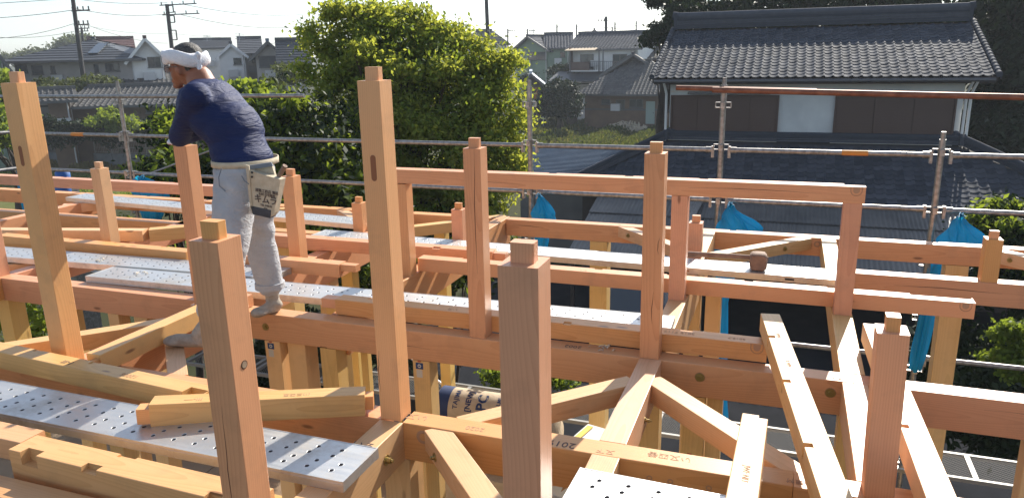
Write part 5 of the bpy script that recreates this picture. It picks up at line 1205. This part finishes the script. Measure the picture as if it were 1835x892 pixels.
# dark round clipped tree and weeds by the brown house
tree('dark rounded evergreen beside the brown house', 'tree', [pblob(1003,174,64,34,30), pblob(1012,192,63,28,18), pblob(985,188,64,24,18)], 9000, .34, 'leaf_dark', trunk_r=.25, clump=.3, lump=0, seed=11, group='dark evergreens')
tree('green shrub below the pale green house', 'bush', [pblob(1010,126,80,26,7), pblob(950,142,78,14,9), pblob(1036,130,78,10,9)], 2500, .3, 'leaf_dark', trunk=False, clump=.6, name='bush', seed=12)
def ground_cover(x0, y0, x1, y1, n, size, m, label, hgt=.5, seed=1, cat='weeds', name='weeds'):
    rng = np.random.default_rng(seed); q = [atz(x0,y0,GZ), atz(x1,y0,GZ), atz(x1,y1,GZ), atz(x0,y1,GZ)]
    u = rng.uniform(size=n); v = rng.uniform(size=n); P_ = np.array([p[:] for p in q])
    p = ((P_[0]*(1-u)[:,None]+P_[1]*u[:,None])*(1-v)[:,None]+(P_[3]*(1-u)[:,None]+P_[2]*u[:,None])*v[:,None])
    patch = (np.sin(p[:,0]*.9+1.3)*np.cos(p[:,1]*.7)+rng.normal(size=n)*.5) > -.5; p = p[patch]; N_ = len(p)
    hh = hgt*rng.uniform(.2,1,N_)*(1+.5*np.sin(p[:,0]*1.7)); a = rng.uniform(0,6.28,N_); s_ = np.stack([np.cos(a), np.sin(a), 0*a], 1)*size
    tip = p+np.stack([rng.normal(size=N_)*.3*hh, rng.normal(size=N_)*.3*hh, hh], 1); vv = np.stack([p-s_*.5, p+s_*.5, tip+s_*.25, tip-s_*.25], 1).reshape(-1,3)
    me = bpy.data.meshes.new(name); me.from_pydata(vv.tolist(), [], [tuple(range(4*i, 4*i+4)) for i in range(N_)]); me.materials.append(MATS[m]); return tag(mobj(name, me), label, cat, kind='stuff')
leaf_mat('dry_grass', (.16,.12,.045), (.20,.15,.06), (.10,.12,.03), .4)
ground_cover(930, 222, 1210, 300, 26000, .2, 'leaf_far', 'weedy growth on the vacant lot', .5, 1)
ground_cover(940, 230, 1210, 290, 16000, .22, 'dry_grass', 'dry brown grass on the vacant lot', .4, 2)
ground_cover(-40, 290, 330, 306, 9000, .16, 'dry_grass', 'dry straw band below the block wall', .35, 3)
ground_cover(-40, 303, 420, 360, 26000, .09, 'leaf_green', 'short grass tufts of the lawn', .10, 4, 'grass', 'grass')
ground_cover(150, 405, 340, 470, 5000, .06, 'leaf_green', 'clover patch below left beams', .14, 5, 'grass', 'grass')
# far left greenery
tree('bushes in front of the grey house', 'bush', [pblob(130,152,63,60,12), pblob(105,157,62,28,10), pblob(170,150,62,30,9)], 5000, .30, 'leaf_far', trunk=False, clump=.5, name='bush', seed=13)
tree('light green tree at left picture edge', 'tree', [pblob(5,175,34,30,40), pblob(-10,235,32,36,30), pblob(35,215,34,20,20)], 5000, .22, 'leaf_green', trunk_r=.15, clump=.4, seed=14)
tree('dark hedge in front of the low tiled house', 'hedge', [pblob(x, 236+5*math.sin(x), 53.5, 30, 18) for x in range(40, 420, 34)], 11000, .28, 'leaf_dark', trunk=False, clump=.5, name='hedge', seed=15)
tree('lighter shrub in the dark hedge', 'bush', [pblob(190,213,52,34,14), pblob(225,220,52,26,12)], 2500, .25, 'leaf_green', trunk=False, clump=.45, name='bush', seed=16)
tree('shrubs before the blue grey house', 'bush', [pblob(520,135,50,40,18), pblob(480,165,30,30,20)], 2500, .28, 'leaf_far', trunk=False, clump=.45, name='bush', seed=17)
tree('wooded hill top beyond the grey house', 'hill wood', [pblob(150,84,190,48,16), pblob(190,90,190,40,12), pblob(110,84,195,14,9), pblob(60,100,200,26,8), pblob(25,104,200,20,6)], 9000, .9, 'leaf_far', trunk=False, clump=1.6, name='hill_wood', seed=18)
# dark wood behind the tiled house
tree('dark pine branch reaching over the left end of the big roof', 'tree', [pblob(1195,55,33,38,24), pblob(1230,20,33,60,26), pblob(1165,70,33,20,14), pblob(1190,-5,34,40,18)], 9000, .20, 'leaf_dark', trunk_r=.25, clump=.28, seed=19, group='dark evergreens', fill=.2)
DW = [(1310,10,36,90,50),(1440,-5,36,100,55),(1580,-10,37,100,60),(1720,20,37,90,70),(1830,60,36,70,90),(1790,180,35,60,90),(1860,200,34,60,130),(1800,270,32,50,60),(1850,330,30,60,60),(1250,60,38,50,40),(1900,60,36,80,120)]
for i, q in enumerate(DW):
    tree('dark evergreen of the wood behind the tiled house, '+['above the roof left of centre','above the middle of the ridge','above the ridge right half','over the right gable end','at top right corner','right of the roof verge','at right edge beside the house','below the right gable','behind the lower roof corner','over the left third of the ridge','beyond the top right corner'][i], 'tree', [pblob(*q), pblob(q[0]-20, q[1]+30, q[2], q[3]*.8, q[4]*.6)], 6500, .30, 'leaf_dark', trunk_r=.22, clump=.45, limbs=6, seed=20+i, group='dark evergreens', fill=.15, m2='leaf_dark', n2=1500)
# bushes to the right
tree('bright leafy bush at right edge beside the corrugated roof', 'bush', [pblob(1810,392,12,56,30), pblob(1830,440,11.5,60,50), pblob(1770,430,12,34,30)], 9000, .095, 'leaf_green', trunk=False, clump=.2, m2='leaf_dark', n2=3000, name='bush', seed=40)
tree('bright conifer like bush at lower right edge', 'bush', [pblob(1840,610,9.5,40,30), pblob(1835,655,9.3,36,22), pblob(1795,640,9.5,24,14)], 5000, .07, 'leaf_green', trunk=False, clump=.12, name='bush', seed=41)
tree('deep green hedge behind the right columns', 'hedge', [pblob(1780,560,11.5,110,90), pblob(1760,700,10.8,130,80), pblob(1850,760,10,100,90), pblob(1700,640,11.8,40,60)], 13000, .12, 'leaf_dark', trunk=False, clump=.28, name='hedge', seed=42, fill=.3)
# ---------------- the worker ----------------
def remesh_body(name, parts, m, parent, vox=.011, smooth=6, disp=None):
    "parts: ('c', p0, r0, p1, r1[, flat]) tapered limbs and ('e', centre, (rx,ry,rz)[, euler]) masses -> one continuous surface"
    b = MB()
    for p in parts:
        if p[0] == 'c':
            a, c_ = Vector(p[1]), Vector(p[3]); n = max(3, int((c_-a).length/.02)); pts = [a.lerp(c_, t/n) for t in range(n+1)]
            b.path(pts, [p[2]+(p[4]-p[2])*t/n for t in range(n+1)], 16)
            for q, r_ in ((a, p[2]), (c_, p[4])): b.path([q+Vector((0,0,r_*math.cos(t))) for t in (3.14,2.6,2.1,1.57,1.05,.5,0)], [max(.0005, r_*math.sin(t)) for t in (3.14,2.6,2.1,1.57,1.05,.5,0)], 14)
        else:
            c_, r3 = Vector(p[1]), p[2]; M3 = Euler(p[3] if len(p) > 3 else (0,0,0)).to_matrix(); vs = []; K, n = 9, 18
            for j in range(1, K):
                t = math.pi*j/K; vs += [c_+M3 @ Vector((r3[0]*math.sin(t)*math.cos(2*math.pi*i/n), r3[1]*math.sin(t)*math.sin(2*math.pi*i/n), r3[2]*math.cos(t))) for i in range(n)]
            vs += [c_+M3 @ Vector((0,0,r3[2])), c_-M3 @ Vector((0,0,r3[2]))]; T_, B_ = len(vs)-2, len(vs)-1
            b.add(vs, [(j*n+i, j*n+(i+1) % n, (j+1)*n+(i+1) % n, (j+1)*n+i) for j in range(K-2) for i in range(n)]+[(T_, (i+1) % n, i) for i in range(n)]+[(B_, (K-2)*n+i, (K-2)*n+(i+1) % n) for i in range(n)])
    o = b.obj(name, m, None); md = o.modifiers.new('r', 'REMESH'); md.mode = 'VOXEL'; md.voxel_size = vox; md.use_smooth_shade = True
    ms = o.modifiers.new('s', 'SMOOTH'); ms.factor = .5; ms.iterations = smooth
    bpy.context.view_layer.update(); me = bpy.data.meshes.new_from_object(o.evaluated_get(bpy.context.evaluated_depsgraph_get())); bpy.data.objects.remove(o)
    if disp:
        me.update(); no = [v.normal.copy() for v in me.vertices]
        for v, n_ in zip(me.vertices, no): v.co = v.co+n_*disp(v.co)
    for p in me.polygons: p.use_smooth = True
    if not me.materials: me.materials.append(MATS[m])
    me.name = name; return mobj(name, me, parent)
W0 = Vector((-2.78, 3.20, 0))
man = empty('person', W0, label='worker in navy shirt, grey trousers and white headband bending forward over a post', cat='person')
def q_(x, y, Y): return aty(x, y, Y)-W0
HD = q_(334, 116, 3.34); SHL = q_(350, 172, 3.12); SHR = q_(352, 165, 3.47); CH = q_(375, 190, 3.30); MID = q_(418, 232, 3.28); PEL = q_(438, 300, 3.26)
ELL = q_(321, 246, 3.22); WRL = ELL+Vector((.06, .20, .03)); ELR = q_(322, 243, 3.56); WRR = ELL+Vector((-.052,.13,.005))
HPL = q_(424, 322, 3.16); HPR = q_(452, 326, 3.36); KNL = q_(412, 442, 3.00); ANL = q_(372, 580, 2.86); KNR = q_(464, 425, 3.41); ANR = q_(487, 522, 3.425)
NK = q_(358, 140, 3.33)
body_parts = [('e', HD, (.088,.074,.112), (0,R(-18),0)), ('e', HD+Vector((-.045,0,-.045)), (.052,.055,.062)), ('e', HD+Vector((-.098,0,-.040)), (.014,.012,.020)), ('e', HD+Vector((-.09,0,-.085)), (.020,.026,.012)),
 ('e', HD+Vector((-.078,0,-.112)), (.024,.03,.018)), ('e', HD+Vector((-.088,-.026,-.018)), (.012,.016,.010)), ('e', HD+Vector((-.088,.026,-.018)), (.012,.016,.010)),
 ('e', HD+Vector((.010,-.076,-.030)), (.018,.010,.032), (0,R(-15),0)), ('e', HD+Vector((.010,.076,-.030)), (.018,.010,.032), (0,R(-15),0)),
 ('c', HD+Vector((.03,0,-.03)), .060, NK, .062), ('c', NK, .07, CH, .10), ('c', CH, .12, MID, .125), ('c', MID, .125, PEL, .13), ('c', SHL, .055, SHR, .055),
 ('c', SHL, .052, ELL, .040), ('c', ELL, .040, WRL, .027), ('c', SHR, .052, ELR, .040), ('c', ELR, .040, WRR, .027), ('c', HPL, .085, KNL, .055), ('c', KNL, .052, ANL, .036), ('c', HPR, .085, KNR, .055), ('c', KNR, .052, ANR, .036)]
for w_, dr in ((WRL, Vector((.4,.9,-.05))), (WRR, Vector((.05,-.98,-.12)))):
    dr.normalize(); sd = dr.cross(Vector((0,0,1))).normalized(); body_parts.append(('e', w_+dr*.05, (.042,.052,.018)))
    for k, (L_, o_) in enumerate(((.062,-.033),(.072,-.012),(.068,.010),(.052,.031))):
        p0 = w_+dr*.085+sd*o_; p1_ = p0+dr*L_*.5+Vector((0,0,-.006)); p2_ = p1_+dr*L_*.4+Vector((0,0,-.022)); body_parts += [('c', p0, .0095, p1_, .009), ('c', p1_, .009, p2_, .008)]
    s_ = 1 if w_ is WRL else -1; t0 = w_+dr*.03+sd*.035*s_; body_parts += [('c', t0, .012, t0+dr*.035+sd*.022*s_, .010), ('c', t0+dr*.035+sd*.022*s_, .010, t0+dr*.065+sd*.020*s_+Vector((0,0,-.01)), .009)]
GLV = []
for w_, dr in ((WRL, Vector((.4,.9,-.05))), (WRR, Vector((.05,-.98,-.12)))):
    dr.normalize(); sd = dr.cross(Vector((0,0,1))).normalized(); GLV.append([('c', w_-dr*.03, .034, w_+dr*.03, .036), ('e', w_+dr*.05, (.048,.056,.023))]+[('c', w_+dr*.08+sd*o_, .0135, w_+dr*(.08+L_*.9)+sd*o_+Vector((0,0,-.02)), .012) for L_, o_ in ((.062,-.035),(.072,-.012),(.068,.012),(.052,.034))])
for g_ in GLV: remesh_body('work_glove', g_, 'white_towel', man, .007, 2)
remesh_body('body', body_parts, 'skin', man, .0085, 4)
def folds(dirs, amp):
    def f(p):
        s = 0
        for (d, fr, ph) in dirs: s += math.sin(p.dot(Vector(d))*fr+ph+2.2*math.sin(p.x*9+p.z*7+ph))
        return amp*s/len(dirs)*(.6+.4*math.sin(p.z*11+p.y*8))
    return f
sh = remesh_body('shirt', [('c', SHL+Vector((.01,0,.0)), .066, SHR, .066), ('e', CH+Vector((.01,0,0)), (.155,.20,.145), (0,R(38),0)), ('c', NK+Vector((.012,0,-.03)), .062, CH, .12), ('e', CH.lerp(MID, .5), (.16,.19,.14), (0,R(50),0)), ('e', MID, (.155,.175,.145), (0,R(60),0)), ('e', MID.lerp(PEL, .55), (.15,.168,.14), (0,R(75),0)), ('e', PEL+Vector((.0,0,.05)), (.148,.17,.10)),
  ('c', SHL, .070, SHL.lerp(ELL, .5), .060), ('c', SHL.lerp(ELL, .5), .060, ELL, .056), ('c', ELL, .054, ELL.lerp(WRL, .75), .044), ('c', SHR, .070, ELR, .055), ('c', ELR, .054, ELR.lerp(WRR, .75), .044)], 'navy_shirt', man, .011, 7, folds([((.5,.2,1),60,0),((.9,.1,-.5),60,1.2),((.7,-.3,.9),130,.5)], .0055))
tr_ = remesh_body('trousers', [('e', PEL+Vector((0,0,-.02)), (.150,.172,.12)), ('e', HPL+Vector((.02,0,-.02)), (.12,.10,.13)), ('e', HPR+Vector((.03,0,-.02)), (.12,.10,.13)), ('c', HPL, .112, HPL.lerp(KNL,.5), .106), ('c', HPL.lerp(KNL,.5), .106, KNL, .094), ('c', KNL, .094, KNL.lerp(ANL,.8), .080), ('c', HPR, .112, HPR.lerp(KNR,.5), .102), ('c', HPR.lerp(KNR,.5), .102, KNR, .090), ('c', KNR, .090, KNR.lerp(ANR,.55), .082), ('c', KNR.lerp(ANR,.55), .082, KNR.lerp(ANR,.86), .076)], 'grey_trousers', man, .011, 5, folds([((.3,.3,1),70,0),((.8,.2,.6),48,2.),((.2,.9,.5),38,.6)], .0075))
b = MB(); hem = KNR.lerp(ANR,.86); b.path([hem+Vector((0,0,.012)), hem+Vector((0,0,-.022))], [.084,.085], 22); b.obj('trouser_hem', 'grey_trousers', man)
b = MB(); p0 = q_(442, 392, 3.05)
b.add([q_(408,386,3.0), q_(424,384,3.0), q_(416,400,2.985), q_(405,402,2.985)], [(0,1,2,3)]); b.obj('trouser_patch', 'dark_leather', man) if False else None
# socks with feet, one on each beam
ftR = [('c', ANR+Vector((0,0,.05)), .043, ANR+Vector((0,0,-.05)), .040), ('e', Vector((ANR.x+.012, ANR.y, .045)), (.045,.040,.045)), ('c', Vector((ANR.x+.015, ANR.y, .036)), .036, Vector((ANR.x-.03, ANR.y-.11, .028)), .030), ('e', Vector((ANR.x-.02, ANR.y-.10, .028)), (.045,.06,.028))]
remesh_body('sock', ftR, 'sock_grey', man, .007, 3, folds([((.1,.2,1),120,0)], .0022))
FL_ = Vector((-2.905, 2.83, 0))-W0
ftL = [('c', ANL, .042, Vector((FL_.x+.14, FL_.y+.02, .07)), .042), ('e', Vector((FL_.x+.15, FL_.y+.02, .045)), (.05,.042,.043)), ('c', Vector((FL_.x+.13, FL_.y+.02, .036)), .036, Vector((FL_.x+.0, FL_.y, .030)), .034), ('e', Vector((FL_.x-.015, FL_.y-.005, .028)), (.055,.047,.027))]
remesh_body('sock', ftL, 'sock_grey', man, .007, 3, folds([((.1,.2,1),120,0)], .0022))
# hair, headband, knot, glasses
hp_ = HD+Vector((.012,0,.042)); remesh_body('hair', [('e', hp_, (.090,.078,.074), (0,R(-18),0)), ('e', HD+Vector((.055,0,-.01)), (.052,.068,.062))], 'hair', man, .008, 2, folds([((1,.4,.3),220,0),((.3,.9,.4),260,1)], .003))
b = MB(); pts = []; tilt = R(6)
for k in range(37):
    a = 2*math.pi*k/36; x, y = math.cos(a)*.112, math.sin(a)*.094; z = .036-x*math.tan(tilt)*1.0+.005*math.sin(3*a); pts.append(HD+Vector((x+.002, y, z)))
n = 14; vs = []
for k, p in enumerate(pts[:-1]):
    a = 2*math.pi*k/36; rd = Vector((math.cos(a), math.sin(a), 0))
    for i in range(n):
        t = 2*math.pi*i/n; tw = .0035*math.sin(3*t+k*.8); vs.append(p+rd*(.019+tw)*math.cos(t)+Vector((0,0,(.037+tw)*math.sin(t))))
b.add(vs, [(k*n+i, k*n+(i+1) % n, ((k+1) % 36)*n+(i+1) % n, ((k+1) % 36)*n+i) for k in range(36) for i in range(n)], True); hb = b.obj('headband', 'white_towel', man)
kn = HD+Vector((.112,-.03,.012)); remesh_body('headband_knot', [('e', kn, (.020,.022,.018)), ('c', kn, .012, kn+Vector((.012,-.01,.040)), .016), ('e', kn+Vector((-.008,0,.032)), (.020,.014,.011)), ('c', kn+Vector((0,0,-.01)), .016, kn+Vector((.004,-.01,-.065)), .014)], 'white_towel', man, .006, 2, folds([((.4,.2,1),200,0)], .0025))
b = MB()
for s in (-1, 1):
    c_ = HD+Vector((-.102, s*.033, -.022)); pts = [c_+Vector((-.004*abs(math.sin(t)), math.cos(t)*.024*1, math.sin(t)*.018)) for t in [2*math.pi*k/14 for k in range(15)]]; b.path(pts, .0016, 5)
    b.path([c_+Vector((.002, s*.024, .004)), HD+Vector((-.05, s*.078, -.012)), HD+Vector((.012, s*.082, -.008))], .0018, 5)
b.path([HD+Vector((-.104,-.010,-.018)), HD+Vector((-.106,.010,-.018))], .0015, 5); gl = b.obj('glasses', 'sash', man)
for s in (-1, 1):
    c_ = HD+Vector((-.1035, s*.033, -.022)); q = MB(); q.add([c_+Vector((0, math.cos(t)*.023, math.sin(t)*.017)) for t in [2*math.pi*k/12 for k in range(12)]], [tuple(range(12))]); q.obj('lens', 'glass_lens', gl)
# work glove cuff, belt and tool bag
b = MB(); K = 30; c0 = PEL+Vector((.012,0,.035)); vs = []
for z in (-.016,.016):
    for rr_ in (.99, 1.015): vs += [c0+Vector((math.cos(2*math.pi*k/K)*.160*rr_, math.sin(2*math.pi*k/K)*.182*rr_, z+.035*math.cos(2*math.pi*k/K)*-0)) for k in range(K)]
fs = []
for k in range(K): k2 = (k+1) % K; fs += [(K+k, K+k2, 3*K+k2, 3*K+k), (k, k2, K+k2, K+k), (2*K+k, 3*K+k, 3*K+k2, 2*K+k2)]
b.add(vs, fs, True); blt = b.obj('belt', 'canvas', man)
# bag hangs at the back hip
def bagpt(x, y, d=0.): return q_(x, y, 3.08+d)
def panel(px_, name, m, dpt, thick, par=man, d0=0.):
    front = [q_(x, y, 3.06+d0) for x, y in px_]; b = MB(); b.prism(front, Vector((-.006, thick, 0))); return b.obj(name, m, par)
bag = panel([(447,306),(503,322),(491,382),(484,390),(452,383),(448,372)], 'tool_bag', 'canvas', 0, .05)
panel([(441,300),(487,296),(495,322),(452,312)], 'bag_back_panel', 'canvas', 0, .02, bag, .05)
panel([(444,297),(486,291),(489,298),(447,304)], 'bag_strap', 'grey_strap', 0, .012, bag, .035)
panel([(449,369),(485,377),(484,391),(453,384)], 'bag_base', 'dark_leather', 0, .055, bag, -.004)
panel([(440,296),(446,297),(452,372),(448,372)], 'bag_edge', 'canvas', 0, .012, bag, -.004)
b = MB(); b.path([q_(499,318,3.10), q_(506,305,3.10), q_(511,297,3.10)], [.011,.012,.013], 10); b.obj('hammer_handle', 'old_wood', man)
for i, (x, y) in enumerate(((452,309),(452,317))): b = MB(); c_ = q_(x, y, 3.052); b.tube(c_, c_+Vector((0,-.004,0)), .006, 8); b.obj('rivet', 'dark_hole', bag)
def bagtext(s, size, x, y, bold=.0008, rot=0.):
    c_ = q_(x, y, 3.057); Mx = Matrix.Translation(c_) @ Matrix.Rotation(R(90), 4, 'X') @ Matrix.Rotation(rot, 4, 'Z'); return text_mesh(s, size, 'ink', bag, Mx, bold=bold*.6)
tl = R(-6)
bagtext('キムラ', .046, 476, 359, .0016, tl); bagtext('建築工務店 電話', .019, 478, 344, .0004, tl); bagtext('木材 住宅建材', .016, 478, 350, .0004, tl); bagtext('TEL 048-56', .015, 477, 369, .0004, tl); bagtext('000', .014, 476, 374, .0004, tl)
# pocket details on the trousers
for pts, nm in (([(397,302),(392,318),(393,333),(404,343)], 'pocket_seam'), ([(433,315),(438,324),(446,330)], 'pocket_seam')):
    b = MB(); P_ = [q_(x, y, 3.02) for x, y in pts]; b.path(P_, .0028, 5); b.obj(nm, 'grey_strap', man)
# ---------------- air ----------------
HZ = mat('haze_air'); t_ = HZ.node_tree; out_ = [n for n in t_.nodes if n.type == 'OUTPUT_MATERIAL'][0]; t_.nodes.remove(t_.nodes['Principled BSDF'])
pv = t_.nodes.new('ShaderNodeVolumePrincipled'); pv.inputs['Color'].default_value = (.86,.92,1,1); pv.inputs['Density'].default_value = .0007; pv.inputs['Anisotropy'].default_value = .1
t_.links.new(pv.outputs[0], out_.inputs['Volume'])
hz = MB().boxm((-300, -40, GZ-1), (300, 330, 12)).obj('haze', 'haze_air'); hz['kind'] = 'stuff'
